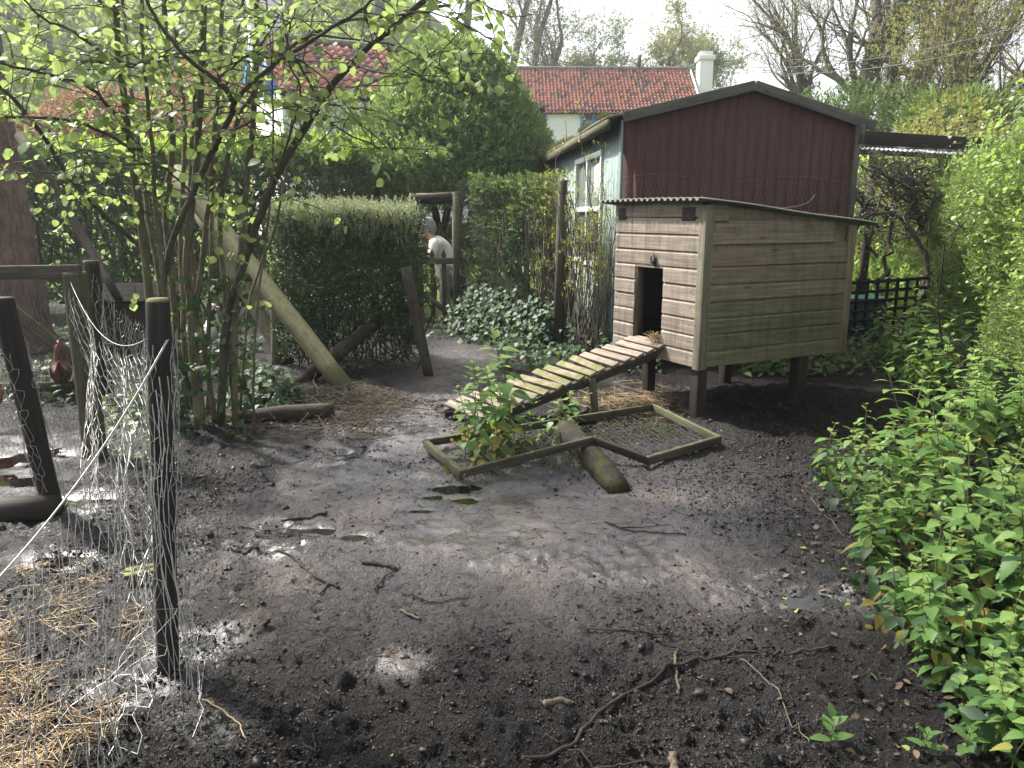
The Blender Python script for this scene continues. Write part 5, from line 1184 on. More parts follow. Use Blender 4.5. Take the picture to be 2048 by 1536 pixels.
n = 3000; u = rng.random(n); P = r0 + (r1 - r0) * u[:, None] - rn * (rng.uniform(0, .8, n))[:, None]; P[:, 2] = 1.92 + .28 * u + rng.normal(0, .09, n) + .05
m_ = MB(); scatter(m_, P, np.array([[0, 0, 1.]]).repeat(n, 0), rng.uniform(.08, .18, n), S_BOX, .5); m_.build('top_growth', l_lonicera, rh, loc=rhl)
P_ = lambda: r0 + (r1 - r0) * rng.random() - rn * rng.uniform(.25, .6)
inner_twigs(P_, 60, 1.5, .006, 3, m_bark_dark, rh, rhl)
cb = empty('bright_climber', np.array([3.7, 5.6, 0]), 0, 'bright yellow-green climbing plant spilling over the right-hand hedge', 'climbing plant'); cbl = np.array(cb.location)
P = []
for k in range(3600):
    u_ = rng.uniform(.3, 1); z_ = rng.triangular(.7, 1.6, 2.75); 
    if rng.random() > np.clip((u_ - .28) * 1.9 + (z_ - 1.5) * .25, 0, 1): continue
    q = r0 + (r1 - r0) * u_ + rn * rng.uniform(-.05, .28); q[2] = z_; P.append(q)
P = np.array(P); k = fbm(P[:, 1] * 1.7, P[:, 2] * 1.7, 3, 40) > -.12; P = P[k]
m_ = MB(); flat_leaves(m_, P, rng.uniform(.022, .060, len(P)), [T_OVAL, T_HAZEL], up=rn * .5 + [0, 0, 1], jit=.5, droop=.35); m_.build('leaves', l_bright, cb, loc=cbl)
m_ = MB()
for k in range(14):
    i = rng.integers(0, len(P)); j = np.argsort(np.linalg.norm(P - P[i], axis=1))[rng.integers(20, 90)]; m_.tube(wander(P[i], P[j], 7, .1), .003, 4, cap=False)
tag(m_.build('stems', m_twig, cb, loc=cbl), kind='stuff')

# ------------------------------------------------------------------ nettles
def nettle(hgt_, nn, lmax, seed):
    r = np.random.default_rng(seed); st, lf, yl = MB(), MB(), MB(); n = 9; bend = r.normal(0, .06, 2); zz_ = np.linspace(0, hgt_, n); q = np.stack([bend[0] * (zz_ / hgt_) ** 2, bend[1] * (zz_ / hgt_) ** 2, zz_], 1) + np.r_[np.zeros((1, 3)), r.normal(0, .004, (n - 1, 3))]
    st.tube(q, np.linspace(.0042, .0018, n), 6, cap=False); a0 = r.uniform(0, 6.28)
    for i in range(nn):
        f_ = .18 + .82 * (i / (nn - 1)) ** .85; p = np.array([np.interp(f_ * hgt_, zz_, q[:, j]) for j in range(3)]); sz = lmax * (.55 + .45 * math.sin(math.pi * min(1, .25 + f_ * .62))) * (1 if f_ < .8 else 1 - (f_ - .8) * 2.6)
        for s_ in (0, 1):
            if r.random() < .06: continue
            a = a0 + i * math.pi / 2 + s_ * math.pi + r.normal(0, .22); el = (.15 if f_ < .85 else .75) + r.normal(0, .18) - (.35 if f_ < .45 else 0)
            d = np.array([math.cos(a) * math.cos(el), math.sin(a) * math.cos(el), math.sin(el)]); pt = sz * .32; e = p + d * pt; st.wires([p], [e], .0011, 4)
            (yl if f_ > .74 else lf).leaf([e], [d - [0, 0, .18]], [np.array([-d[0] * d[2], -d[1] * d[2], math.cos(el)]) + r.normal(0, .14, 3)], sz * r.uniform(.85, 1.15), T_NETTLE)
    return st, lf, yl
m_stem = plain('nettle_stems', (.10, .12, .04), .6, nsc=60, c2=(.09, .055, .04))
NETPROTO = []
for k in range(7):
    hgt_ = [.44, .52, .38, .60, .48, .30, .56][k]; root = empty('nettle', (0, 0, 0)); st, lf, yl = nettle(hgt_, [8, 9, 7, 10, 8, 6, 9][k], [.098, .10, .09, .105, .09, .08, .10][k], 100 + k)
    st.build('stem', m_stem, root, smooth=True); lf.build('leaves', l_nettle, root); yl.build('young_leaves', l_nettle_young, root); NETPROTO.append(root)
used = [False] * 7
def put_nettle(x, y, sc=1., label=None, group=None, k=None):
    k = int(rng.integers(0, 7)) if k is None else k; rz = rng.uniform(0, 6.28); tl = tuple(rng.normal(0, .09, 2)); z_ = float(gz(x, y)) - .01
    if not used[k]:
        used[k] = True; o = NETPROTO[k]; o.location = (x, y, z_); o.rotation_euler = (*tl, rz); o.scale = (sc,) * 3
    else: o = dup(NETPROTO[k], (x, y, z_), rz, sc, tilt=tl)
    tag(o, label, 'nettle', group); return o
# the ones growing through the frame
for px, py, sc, k in ((950, 925, 1.0, 3), (975, 905, 1.15, 1), (1000, 915, 1.05, 6), (1020, 895, 1.3, 3), (930, 915, .8, 0), (985, 935, .75, 2), (1040, 905, .8, 4), (960, 890, 1.0, 0), (1010, 880, 1.1, 6), (945, 905, .9, 4), (1030, 885, .9, 1)):
    p = on(px, py); put_nettle(p[0], p[1], sc * 1.08, 'tall nettle growing up through the left half of the timber frame', 'nettles in the timber frame', k)
for px, py, sc, k in ((1085, 880, .62, 5), (1100, 870, .8, 2), (1130, 865, .75, 0), (1115, 890, .5, 5), (1145, 880, .85, 2)):
    p = on(px, py); put_nettle(p[0], p[1], sc, 'small nettle in the middle of the timber frame beside the ramp leg', 'small nettles beside the ramp leg', k)
EDGE = np.array([(1.34, 1.75), (1.36, 2.2), (1.38, 2.6), (1.42, 2.95), (1.55, 3.3), (1.72, 3.6), (1.66, 4.0), (1.78, 4.5), (2.45, 4.75), (3.1, 5.1), (3.3, 5.8), (3.45, 6.6), (3.6, 7.4), (3.9, 8.4)])
NP_ = 0
for tries in range(6000):
    if NP_ >= 285: break
    y_ = 1.75 * (8.6 / 1.75) ** rng.random(); xe = np.interp(y_, EDGE[:, 1], EDGE[:, 0]); x_ = xe + .04 + abs(rng.normal(0, .72)); lim = .72 * y_ + .35
    if x_ > min(lim, 4.4) or x_ > 3.5 + .25 * (y_ - 4.4) + .1: continue
    d_ = x_ - xe; sc = (.62 + .35 * min(1, d_ * 2.2)) * (1 + .085 * max(0, y_ - 3.4)) * rng.uniform(.62, 1.2) * (.85 if y_ < 2.6 else 1)
    put_nettle(x_, y_, sc, 'serrated nettle in the dense bed along the right side', 'nettles in the right-hand bed'); NP_ += 1
# low nettle and ground leaves under the bed, yellowed ones
n = 2600; y = 1.7 * (8.4 / 1.7) ** rng.random(n); x = np.interp(y, EDGE[:, 1], EDGE[:, 0]) + np.abs(rng.normal(0.05, .8, n)); k = x < .75 * y + .5; x, y = x[k], y[k]
P = np.stack([x, y, gz(x, y) + np.abs(rng.normal(.05, .09, len(x)))], 1); m_ = MB(); flat_leaves(m_, P, rng.uniform(.04, .09, len(P)), [T_NETTLE, T_OVAL], jit=.5)
tag(m_.build('undergrowth', l_ivy), 'dark low leaves filling the ground under the nettle bed', 'ground cover', kind='stuff')
P = np.array([on(rng.normal(965, 40), rng.normal(922, 18), rng.uniform(.02, .2)) for _ in range(60)] + [on(rng.uniform(1740, 1990), rng.uniform(1180, 1330), rng.uniform(.02, .14)) for _ in range(34)])
m_ = MB(); flat_leaves(m_, P, rng.uniform(.03, .06, len(P)), [T_NETTLE], jit=.6, droop=.8); tag(m_.build('yellow_leaves', l_nettle_old), 'yellowing old nettle leaves low on the stems', 'leaves', kind='stuff')
# seedlings in the right front corner
def seedling(px, py, sc, label, n=4):
    p = on(px, py); root = empty('seedling', p, rng.uniform(0, 6), label, 'plant'); st, lf = MB(), MB(); st.tube([(0, 0, -.01), (.004, 0, .05 * sc), (.0, .004, .10 * sc)], .0018, 5)
    for i in range(n):
        for s_ in (0, 1):
            a = i * 1.57 + s_ * math.pi; el = .25 + .22 * i; d = np.array([math.cos(a) * math.cos(el), math.sin(a) * math.cos(el), math.sin(el)]); lf.leaf([[0, 0, (.03 + .024 * i) * sc]], [d], [[-d[0] * d[2], -d[1] * d[2], math.cos(el)]], (.075 - .008 * i) * sc, T_OVAL)
    st.build('stem', m_stem, root); lf.build('leaves', l_nettle, root)
seedling(1662, 1490, .95, 'bright green seedling on bare mud in the right front corner', 4)
seedling(1850, 1515, .75, 'smaller seedling low at the bottom edge under the nettle bed', 3)
seedling(1930, 1525, .9, 'leafy seedling at the bottom right beside a broken brown leaf', 4)
for k in range(46):
    px, py = rng.uniform(1130, 1215), rng.uniform(655, 730)
# broad nettles by the ramp top and under the coop
for px, py, sc in ((1130, 700, .8), (1155, 690, .95), (1100, 690, .7), (1180, 705, .7)):
    p = on(px, py); put_nettle(p[0], p[1], sc, 'broad-leaved nettle among the ivy behind the ramp', 'nettles behind the ramp')
P = []
for k in range(1500):
    px, py = rng.uniform(1480, 1830), rng.triangular(690, 735, 775); c_ = on(px, py); c_[2] += abs(rng.normal(.03, .12)) * (1.5 if px > 1690 else .7); P.append(c_)
P = np.array(P); P = P[P[:, 1] > 7.4]; m_ = MB(); flat_leaves(m_, P, rng.uniform(.035, .085, len(P)), [T_OVAL, T_IVY, T_NETTLE], jit=.4); tag(m_.build('ground_leaves', l_fargreen), 'low leafy plants on the ground behind the coop legs', 'ground cover', kind='stuff')
# ------------------------------------------------------------------ trees
def grow_tree(base, H, r0, spread, seed, trunk=.36, fork=.3, lv_max=5, twigs=1.0, lean=(0, 0), nmain=3, up=.55, gnarl=.16):
    """returns (list of (pts, radii)), tips"""
    r = np.random.default_rng(seed); br = []; tips = []
    def limb(p, d, L, rad, lv):
        n = 7 if lv < 2 else 5; q = [p]; dd = d.copy()
        for i in range(n): dd = norm(dd + r.normal(0, gnarl * (1 + .25 * lv), 3) + np.array([0, 0, .06 * up * (1 if lv < 3 else .3)])); q.append(q[-1] + dd * L / n)
        q = np.array(q); br.append((q, np.linspace(rad, rad * (.55 if lv < lv_max else .35), n + 1), lv))
        if lv >= lv_max: tips.extend(q[2:]); return
        kids = int(round((3 if lv == 0 else 3.3) * twigs + r.uniform(-.5, .8))) if lv else nmain + 2
        for k in range(kids):
            f_ = r.uniform(.35 if lv else fork, 1.0) if k else 1.0; i = min(n, int(f_ * n)); a = r.uniform(0, 6.283)
            side = norm(np.cross(dd, norm(r.standard_normal(3)))); ang = r.uniform(.3, .85) * spread * (.6 if k == 0 else 1)
            nd = norm(norm(q[i] - q[i - 1]) * math.cos(ang) + side * math.sin(ang) + np.array([0, 0, .18 * up]))
            limb(q[i], nd, L * r.uniform(.58, .85) * (.9 * .27 / trunk * .8 if lv == 0 else 1), rad * (.62 if k == 0 else .45) * (1 - .35 * f_ + .1), lv + 1)
        if lv >= lv_max - 1: tips.extend(q[3:])
    limb(np.asarray(base, float), norm(np.array([lean[0], lean[1], 1.])), H * trunk, r0, 0)
    return br, np.array(tips)
def tree(name, base, H, r0, spread, seed, leafm, label, bark=None, nleaf=3, lsize=.22, ivy=0, group=None, tms=None, cat='tree', **kw):
    br, tips = grow_tree(base, H, r0, spread, seed, **kw); t_ = empty(name, base, 0, label, cat, group); T, B = MB(), MB()
    for q, rr, lv in br: (T if lv < 2 else B).tube(q, rr, 9 if lv == 0 else 6 if lv < 2 else 4 if lv < 3 else 3, cap=False)
    T.build('trunk', bark or m_grey_twig, t_, smooth=True, loc=base); B.build('branches', bark or m_grey_twig, t_, loc=base)
    if nleaf and len(tips):
        P = np.repeat(tips, nleaf, 0) if nleaf >= 1 else tips[rng.random(len(tips)) < nleaf]; P = P + rng.normal(0, lsize * .8, P.shape); m_ = MB(); scatter(m_, P, rvec(len(P)) + [0, 0, .3], lsize * rng.uniform(.6, 1.3, len(P)), tms or S_BUD, .4); m_.build('crown', leafm, t_, loc=base)
    if ivy:
        m_ = MB(); P, N = [], []
        for q, rr, lv in br:
            if lv > 1: continue
            k = int(ivy * np.linalg.norm(q[-1] - q[0]) * (1 if lv == 0 else .55)); 
            for _ in range(k):
                u = rng.random() ** (1 if lv == 0 else 1.5); p = np.array([np.interp(u, np.linspace(0, 1, len(q)), q[:, j]) for j in range(3)]); d = rvec(1)[0]; d[2] *= .3; P.append(p + d * (np.interp(u, np.linspace(0, 1, len(q)), rr) + abs(rng.normal(0, .06)))); N.append(d)
        scatter(m_, np.array(P), np.array(N) + [0, 0, .2], rng.uniform(.12, .26, len(P)), S_BAY, .5); m_.build('ivy', l_ivyfar, t_, loc=base)
    return t_
def tb(px, Y, dz=0): p = at(px, 400, Y); return np.array([p[0], Y, float(gz(p[0], Y)) - .1 + dz])
# wood behind the long cottage
for k, (px, Y, H, sd_, lab) in enumerate(((1010, 58, 21, 1, 'tall bare ivy-clad tree above the left end of the long roof'), (1045, 62, 22, 2, 'slender bare tree rising above the middle left of the long roof'), (1085, 60, 19, 3, 'bare tree with thin upright limbs behind the long roof'), (1125, 64, 17, 4, 'half-leafed tree behind the long roof'), (1175, 62, 14.5, 5, 'rounded leafy tree at the right end of the wood behind the roof'))):
    tree('woodland_tree', tb(px, Y, 1.5), H, .30, .8, 200 + sd_, l_far, lab, nleaf=.5 if k < 3 else 2.2, lsize=.36, ivy=10, group='trees behind the long cottage', up=.9, nmain=3, twigs=.9)
tree('sycamore', tb(1330, 52, 2), 12.6, .24, 1.0, 231, l_faryel, 'round-headed tree with olive young leaves left of the white chimney', nleaf=1.0, lsize=.36, ivy=8, up=.4, twigs=.9)
tree('sycamore', tb(1400, 58, 2), 11.2, .22, 1.0, 232, l_far, 'lower dense tree directly behind the white chimney', nleaf=.9, lsize=.36, ivy=14, up=.4, twigs=.9)
# hazy wood above the nearer cottage
for k, (px, Y, H, lab) in enumerate(((600, 46, 17, 'grey twiggy tree behind the white chimney of the nearer cottage'), (690, 50, 19, 'twiggy tree above the nearer cottage roof'), (775, 47, 18, 'dark twiggy tree above the right part of the nearer roof'), (860, 52, 20, 'dense grey-brown tree above the dome-shaped bush'), (930, 55, 21, 'tall grey-brown tree right above the top of the dome-shaped bush'))):
    tree('woodland_tree', tb(px, Y, .5), H, .30, .9, 250 + k, l_far, lab, nleaf=1.0, lsize=.38, ivy=12, group='trees above the nearer cottage', up=.7, twigs=1.0)
# hillside left: pale fresh trees
for k, (px, Y, H, lab) in enumerate(((60, 40, 14, 'pale fresh-leafed tree on the hillside above the conifer trunk'), (160, 36, 12, 'pale green tree on the hillside behind the red shrubs'), (270, 42, 14, 'light twiggy tree in the middle of the hillside'), (370, 38, 12, 'pale tree on the hillside behind the hazel stems'), (460, 44, 14, 'pale tree at the right of the hillside beside the white chimney'))):
    tree('hillside_tree', tb(px, Y, -.3), H, .2, 1.0, 270 + k, l_hill, lab, nleaf=.7, lsize=.38, group='trees on the hillside', up=.4, twigs=.9)
n = 9000; x = rng.uniform(-34, -4, n); y = rng.uniform(26, 62, n); P = np.stack([x, y, gz(x, y) + np.abs(rng.normal(.3, .45, n))], 1); k = (np.abs(x / y + .47) < .3); P = P[k]
m_ = MB(); scatter(m_, P, np.array([[0, 0, 1.]]).repeat(len(P), 0), rng.uniform(.4, 1.0, len(P)), S_BUD, .5); tag(m_.build('hillside_scrub', l_hill), 'light green scrub and grass covering the hillside behind the hedge', 'scrub', kind='stuff')
# red-leaved shrubs behind the laurel
for k, (px, py, Y, rx, rz_, lab) in enumerate(((130, 272, 16.5, 1.0, .32, 'red-leaved shrub behind the left end of the laurel hedge'), (215, 245, 17.5, 1.2, .62, 'largest red-leaved shrub behind the laurel hedge'), (400, 235, 18, 1.0, .95, 'red-leaved shrub showing between the hazel stems'))):
    c_ = at(px, py, Y); n = 620; d = rvec(n); rr = 1 - .45 * rng.random(n) ** 2; P = c_ + d * rr[:, None] * [rx, 1.0, rz_] * (1 + .3 * fbm(d[:, 0] * 2 + k * 5, d[:, 2] * 2, 2, 3))[:, None]; s_ = empty('red_shrub', (c_[0], c_[1], float(gz(c_[0], c_[1]))), 0, lab, 'shrub', 'red shrubs behind the laurel hedge')
    m_ = MB(); scatter(m_, P, d + [0, 0, .4], rng.uniform(.16, .32, n), S_LAUREL, .4); m_.build('foliage', l_red, s_, loc=np.array(s_.location)); m_ = MB()
    for j in range(8): m_.tube(wander(np.array(s_.location) + rng.normal(0, .15, 3) * [1, 1, 0], c_ + rng.normal(0, .4, 3), 7, .2), np.linspace(.04, .012, 7), 5)
    m_.build('stems', m_bark_dark, s_, loc=np.array(s_.location))
# ivy-clad trees on the right
RT = ((1600, 30, 15, .24, 301, .5, (-.05, 0), 'slim ivy-hung tree just right of the shed gable'), (1708, 24, 18, .33, 302, .35, (-.08, 0), 'big multi-limbed tree with ivy on its trunk above the shed eave'), (1752, 25, 18, .26, 303, .3, (.10, 0), 'straight bare tree next to the big ivy-clad one'), (1800, 23, 17, .30, 304, .5, (.12, 0), 'ivy-clad tree leaning right above the pergola'), (1875, 20, 15, .24, 305, .8, (.05, 0), 'spreading tree with young yellowish leaves above the pergola'), (1975, 17, 13, .20, 306, 1.4, (.0, 0), 'leafy tree at the right edge above the tall hedge'), (2070, 24, 16, .28, 307, .7, (-.05, 0), 'tree cut by the upper right edge of the picture'))
for px, Y, H, r0_, s_, nl, ln, lab in RT: tree('ivy_clad_tree', tb(px, Y), H, r0_, .95, s_, l_faryel, lab, bark=m_grey_twig, nleaf=nl * .9, lsize=.12, ivy=80, group='trees above the pergola', lean=ln, up=.75, twigs=1.0, gnarl=.085, trunk=.22, nmain=5)
# shrubs beyond the pergola and trellis
def shrub(name, c_, rad, n, S, mat, lab, tms, stems=10, jit=.4):
    d = rvec(n); rr = 1 - .5 * rng.random(n) ** 1.7; P = c_ + d * rr[:, None] * rad * (1 + .35 * fbm(d[:, 0] * 2.2 + c_[0], d[:, 2] * 2.2, 3, 8))[:, None]; g0 = np.array([c_[0], c_[1], float(gz(c_[0], c_[1]))]); s_ = empty(name, g0, 0, lab, 'shrub'); m_ = MB(); scatter(m_, P, d + [0, 0, .4], S * rng.uniform(.6, 1.3, n), tms, jit); m_.build('foliage', mat, s_, loc=g0)
    m_ = MB()
    for j in range(stems): m_.tube(wander(g0 + rng.normal(0, .15, 3) * [1, 1, 0], c_ + rng.normal(0, .35, 3) * rad, 7, .2), np.linspace(.03, .008, 7), 5)
    m_.build('stems', m_twig, s_, loc=g0); return s_
shrub('leafy_shrub', at(1745, 470, 13), np.array([1.1, .7, 1.3]), 1500, .24, l_hill, 'pale grey-green shrub seen through the pergola', S_LAUREL)
shrub('leafy_shrub', at(1830, 530, 13.5), np.array([1.2, .7, 1.2]), 1400, .22, l_hill, 'green shrub behind the right end of the trellis', S_BAY)
shrub('leafy_shrub', at(1730, 600, 12), np.array([.8, .5, .55]), 700, .2, l_bright, 'low bright green bush behind the left end of the trellis', S_BAY)
shrub('leafy_shrub', at(1900, 400, 14.5), np.array([1.6, .8, 1.5]), 1600, .26, l_faryel, 'yellowish shrub beyond the pergola post', S_BUD)
shrub('broom_shrub', at(1915, 255, 17), np.array([1.15, .9, .6]), 1300, .30, l_lonicera, 'feathery yellow-green broom bush above the pergola beam', [tmpl_sprig(9, T_DN, .35, .35, 31)], 10, .25)
shrub('leafy_shrub', at(1640, 245, 18), np.array([.9, .7, .6]), 500, .26, l_fargreen, 'green bush peeping over the right slope of the shed roof', S_BAY)
shrub('leafy_shrub', at(1800, 255, 19), np.array([1.8, .8, .9]), 1100, .3, l_fargreen, 'low green thicket at the foot of the ivy-clad trees', S_BAY)
shrub('brown_shrub', at(885, 440, 15.5), np.array([.45, .4, .75]), 420, .14, l_litter, 'brown half-bare shrub seen above the gate', S_BUD)
shrub('leafy_shrub', at(905, 505, 14.5), np.array([.4, .4, .45]), 320, .2, l_golden, 'yellow-green clump behind the gate latch side', [tmpl_sprig(9, T_DN, .6, .5, 33)])
shrub('leafy_shrub', at(660, 265, 19.3), np.array([1.0, .6, .75]), 700, .22, l_fargreen, 'climber bush against the front of the nearer cottage', S_BAY)
# unseen tree added for its shade: stands left behind, its crown above the picture shades the front of the yard
ob = np.array([-3.9, -.6, float(gz(-3.9, -.6)) - .1]); ot = empty('shade_tree', ob, 0, 'unseen leafy tree added to shade the front of the yard from behind the viewer', 'tree'); T, B, m_ = MB(), MB(), MB()
q = smooth_line([ob, ob + [.1, 0, 2.2], ob + [.5, .4, 4.4], ob + [1.2, 1.2, 6.2], ob + [1.8, 1.8, 8.]], 16); T.tube(q, np.linspace(.19, .05, 16), 10); LP = []
for k in range(60):
    i = rng.integers(7, 15); a = rng.uniform(0, 6.28); L_ = rng.uniform(1.2, 4.2); e = q[i] + np.array([math.cos(a) * L_ + .35 * L_, math.sin(a) * L_ * .8 + .12 * L_, rng.uniform(-.2, 1.2)]); e[2] = max(e[2], 1.55 + .30 * max(e[1], 0) + 1.6)
    w_ = wander(q[i], e, 8, .3); B.tube(w_, np.linspace(.035, .008, 8), 5, cap=False)
    for j in range(2, 8):
        for _ in range(3): d = norm(rng.normal(0, 1, 3) * [1, 1, .4]); e2 = w_[j] + d * rng.uniform(.3, .9); B.tube([w_[j], e2], .004, 3, cap=False); LP += [w_[j] + (e2 - w_[j]) * s for s in rng.uniform(.3, 1, 9)]
LP = np.array(LP) + rng.normal(0, .10, (len(LP), 3)); LP = LP[LP[:, 2] > 1.55 + .30 * np.maximum(LP[:, 1], 0) + .7]
flat_leaves(m_, LP, rng.uniform(.07, .14, len(LP)), [T_OVAL, T_HAZEL], jit=.5); T.build('trunk', m_bark_dark, ot, loc=ob); B.build('branches', m_bark_dark, ot, loc=ob); m_.build('crown', l_fargreen, ot, loc=ob)
# conifer trunk at the left edge
cb_ = np.array([at(14, 500, 9.0)[0], 9.0, 0]); cb_[2] = gz(cb_[0], 9.0); cf = empty('conifer', cb_, 0, 'massive conifer trunk with red-brown flaky bark at the left edge', 'tree')
q = np.array([cb_ + [.04, 0, -.1], cb_ + [.02, 0, .5], cb_ + [0, 0, 1.5], cb_ + [-.04, 0, 3.2], cb_ + [-.08, 0, 6.]]); q = smooth_line(q, 60); m_ = MB(); nS = 72; rr = np.interp(np.linspace(0, 1, 60), [0, .08, .25, .6, 1], [.42, .36, .315, .27, .22])
m_.tube(q, rr, nS); V = m_.v[0]; ctr = np.repeat(q, nS, 0); d = V[:60 * nS] - ctr; a = np.arctan2(d[:, 1], d[:, 0]); pl_ = np.floor(4 * (vnoise(a * 5, V[:60 * nS, 2] * 1.6, 3) + vnoise(a * 9, V[:60 * nS, 2] * 4, 5))); V[:60 * nS] = ctr + d * (1 + .035 * pl_ + .03 * vnoise(a * 14, V[:60 * nS, 2] * 9, 7))[:, None]
m_.build('trunk', m_conifer, cf, smooth=True, loc=cb_)
# overhead cables on the right
for k, (a, b_) in enumerate(((at(1480, 140, 20), at(2080, 70, 12)), (at(1460, 132, 20), at(2080, 42, 12.5)))):
    m_ = MB(); m_.tube([a * (1 - s) + b_ * s - np.array([0, 0, .25]) * 4 * s * (1 - s) for s in np.linspace(0, 1, 16)], .006, 4); tag(m_.build('cable', m_wire_old, loc=a), ['lower overhead cable crossing in front of the ivy-clad trees', 'upper overhead cable crossing in front of the ivy-clad trees'][k], 'cable')

# ------------------------------------------------------------------ person behind the gate
def skinned(name, chain, edges, mat, parent, loc, sub=2):
    """chain: list of (co, (rx, ry))"""
    me = bpy.data.meshes.new(name); me.from_pydata([tuple(np.asarray(c_) - loc) for c_, r in chain], edges, []); me.materials.append(mat); o = bpy.data.objects.new(name, me); COL.objects.link(o); o.location = (0, 0, 0) if parent else loc; o.parent = parent
    sk = o.modifiers.new('skin', 'SKIN'); sk.use_smooth_shade = True
    for v, (c_, r) in zip(me.skin_vertices[0].data, chain): v.radius = r if isinstance(r, tuple) else (r, r)
    me.skin_vertices[0].data[0].use_root = True
    sb = o.modifiers.new('sub', 'SUBSURF'); sb.levels = sub; sb.render_levels = sub; return o
m_skin = plain('skin', (.42, .24, .18), .55, nsc=20, nz=.06, bump=.05); m_shirt = plain('cream_jumper', (.68, .64, .59), .9, nsc=26, nz=.08, bump=.4); m_trou = plain('grey_trousers', (.20, .19, .185), .85, nsc=20, bump=.3); m_hair = plain('grey_hair', (.16, .155, .15), .7, nsc=70, nz=.4, c2=(.30, .29, .285), bump=.7, bd=.006)
hd0 = at(853, 457, 11.45); px0 = np.array([hd0[0] + .22, 11.45, 0]); px0[2] = gz(px0[0], px0[1]); pe = empty('person', px0, 0, 'grey-haired person in a cream jumper and grey trousers stooping behind the picket gate', 'person')
X0, Yp, HZ = hd0[0], 11.45, hd0[2]; g0 = px0[2]
def B_(dx, dy, z): return np.array([X0 + dx, Yp + dy, z])
hz_ = HZ - .60       # hip height
body = [(B_(.30, 0, hz_ + .02), (.13, .16)), (B_(.25, 0, hz_ + .16), (.13, .15)), (B_(.19, 0, hz_ + .30), (.135, .165)), (B_(.14, 0, hz_ + .41), (.10, .14)), (B_(.07, 0, hz_ + .475), (.052, .055)), (B_(.02, 0, HZ - .055), (.05, .05)),
        (B_(.005, 0, HZ), (.092, .075)), (B_(.0, 0, HZ + .06), (.085, .07)), (B_(-.055, 0, HZ - .045), (.045, .045))]
ed = [(0, 1), (1, 2), (2, 3), (3, 4), (4, 5), (5, 6), (6, 7), (6, 8)]
def limb(path, start):
    i0 = len(body)
    for c_, r in path: body.append((c_, r))
    ed.append((start, i0)); ed.extend((i0 + i, i0 + i + 1) for i in range(len(path) - 1)); return len(body) - 1
for s in (-1, 1):
    kz = g0 + (hz_ - g0) * .52
    limb([(B_(.30, .09 * s, hz_ - .06), (.085, .09)), (B_(.24, .10 * s, kz), (.058, .06)), (B_(.30, .10 * s, g0 + .12), (.04, .042)), (B_(.29, .10 * s, g0 + .05), (.045, .04)), (B_(.16, .11 * s, g0 + .035), (.035, .04))], 0)
    w = limb([(B_(.13, .17 * s, hz_ + .38), (.06, .06)), (B_(.07, .22 * s, hz_ + .17), (.046, .046)), (B_(-.10, .17 * s, hz_ + .05), (.034, .034)), (B_(-.15, .155 * s, hz_ + .02), (.026, .032))], 3)
    for f_ in range(4): limb([(B_(-.20, (.14 + .016 * f_) * s, hz_ + .012 - .004 * abs(f_ - 1)), .0085), (B_(-.235, (.14 + .017 * f_) * s, hz_ - .012), .0075), (B_(-.25, (.14 + .017 * f_) * s, hz_ - .035), .006)], w)
    limb([(B_(-.17, .125 * s, hz_ + .03), .010), (B_(-.205, .115 * s, hz_ + .02), .0085)], w)
skinned('body', body, ed, m_skin, pe, px0)
# clothes and hair follow the body
cl_ = [(B_(.33, 0, hz_ - .16), (.17, .20)), (B_(.31, 0, hz_ - .02), (.175, .205)), (B_(.255, 0, hz_ + .16), (.155, .175)), (B_(.195, 0, hz_ + .30), (.16, .19)), (B_(.145, 0, hz_ + .40), (.125, .165)), (B_(.10, 0, hz_ + .455), (.075, .085))]; ce = [(0, 1), (1, 2), (2, 3), (3, 4), (4, 5)]
for s in (-1, 1):
    i0 = len(cl_); cl_ += [(B_(.13, .175 * s, hz_ + .38), (.08, .08)), (B_(.07, .225 * s, hz_ + .17), (.064, .064)), (B_(-.09, .172 * s, hz_ + .055), (.046, .046))]; ce += [(4, i0), (i0, i0 + 1), (i0 + 1, i0 + 2)]
skinned('jumper', cl_, ce, m_shirt, pe, px0)
cl_ = [(B_(.285, 0, hz_ + .15), (.15, .175)), (B_(.305, 0, hz_ - .03), (.155, .185))]; ce = [(0, 1)]
for s in (-1, 1):
    kz = g0 + (hz_ - g0) * .52; i0 = len(cl_); cl_ += [(B_(.30, .095 * s, hz_ - .10), (.10, .10)), (B_(.24, .10 * s, kz), (.076, .078)), (B_(.30, .10 * s, g0 + .10), (.066, .066))]; ce += [(1, i0), (i0, i0 + 1), (i0 + 1, i0 + 2)]
skinned('trousers', cl_, ce, m_trou, pe, px0)
th, ph = np.meshgrid(np.linspace(0, 2 * math.pi, 37), np.linspace(.02, math.pi - .02, 24)); d = np.stack([np.sin(ph) * np.cos(th), np.sin(ph) * np.sin(th), np.cos(ph)], -1)
cov = np.clip((d[..., 0] * .9 + d[..., 2] * .75 + .18) * 3, 0, 1); rr = (.72 + .36 * cov) * (1 + .05 * fbm(th * 3, ph * 5, 3, 6)); V = B_(.02, 0, HZ + .02) + rr[..., None] * d * [.115, .10, .135]
ix = np.arange(24 * 37).reshape(24, 37); m_ = MB(); m_.add(V.reshape(-1, 3), quads=np.stack([ix[:-1, :-1], ix[1:, :-1], ix[1:, 1:], ix[:-1, 1:]], -1).reshape(-1, 4)); m_.build('hair', m_hair, pe, smooth=True, loc=px0)
m_ = MB()
for s in (-1, 1): m_.leaf([B_(.01, .078 * s, HZ - .03)], [[.3, s, .2]], [[-1, 0, .3]], .055, T_OVAL)
m_.build('ears', m_skin, pe, loc=px0)
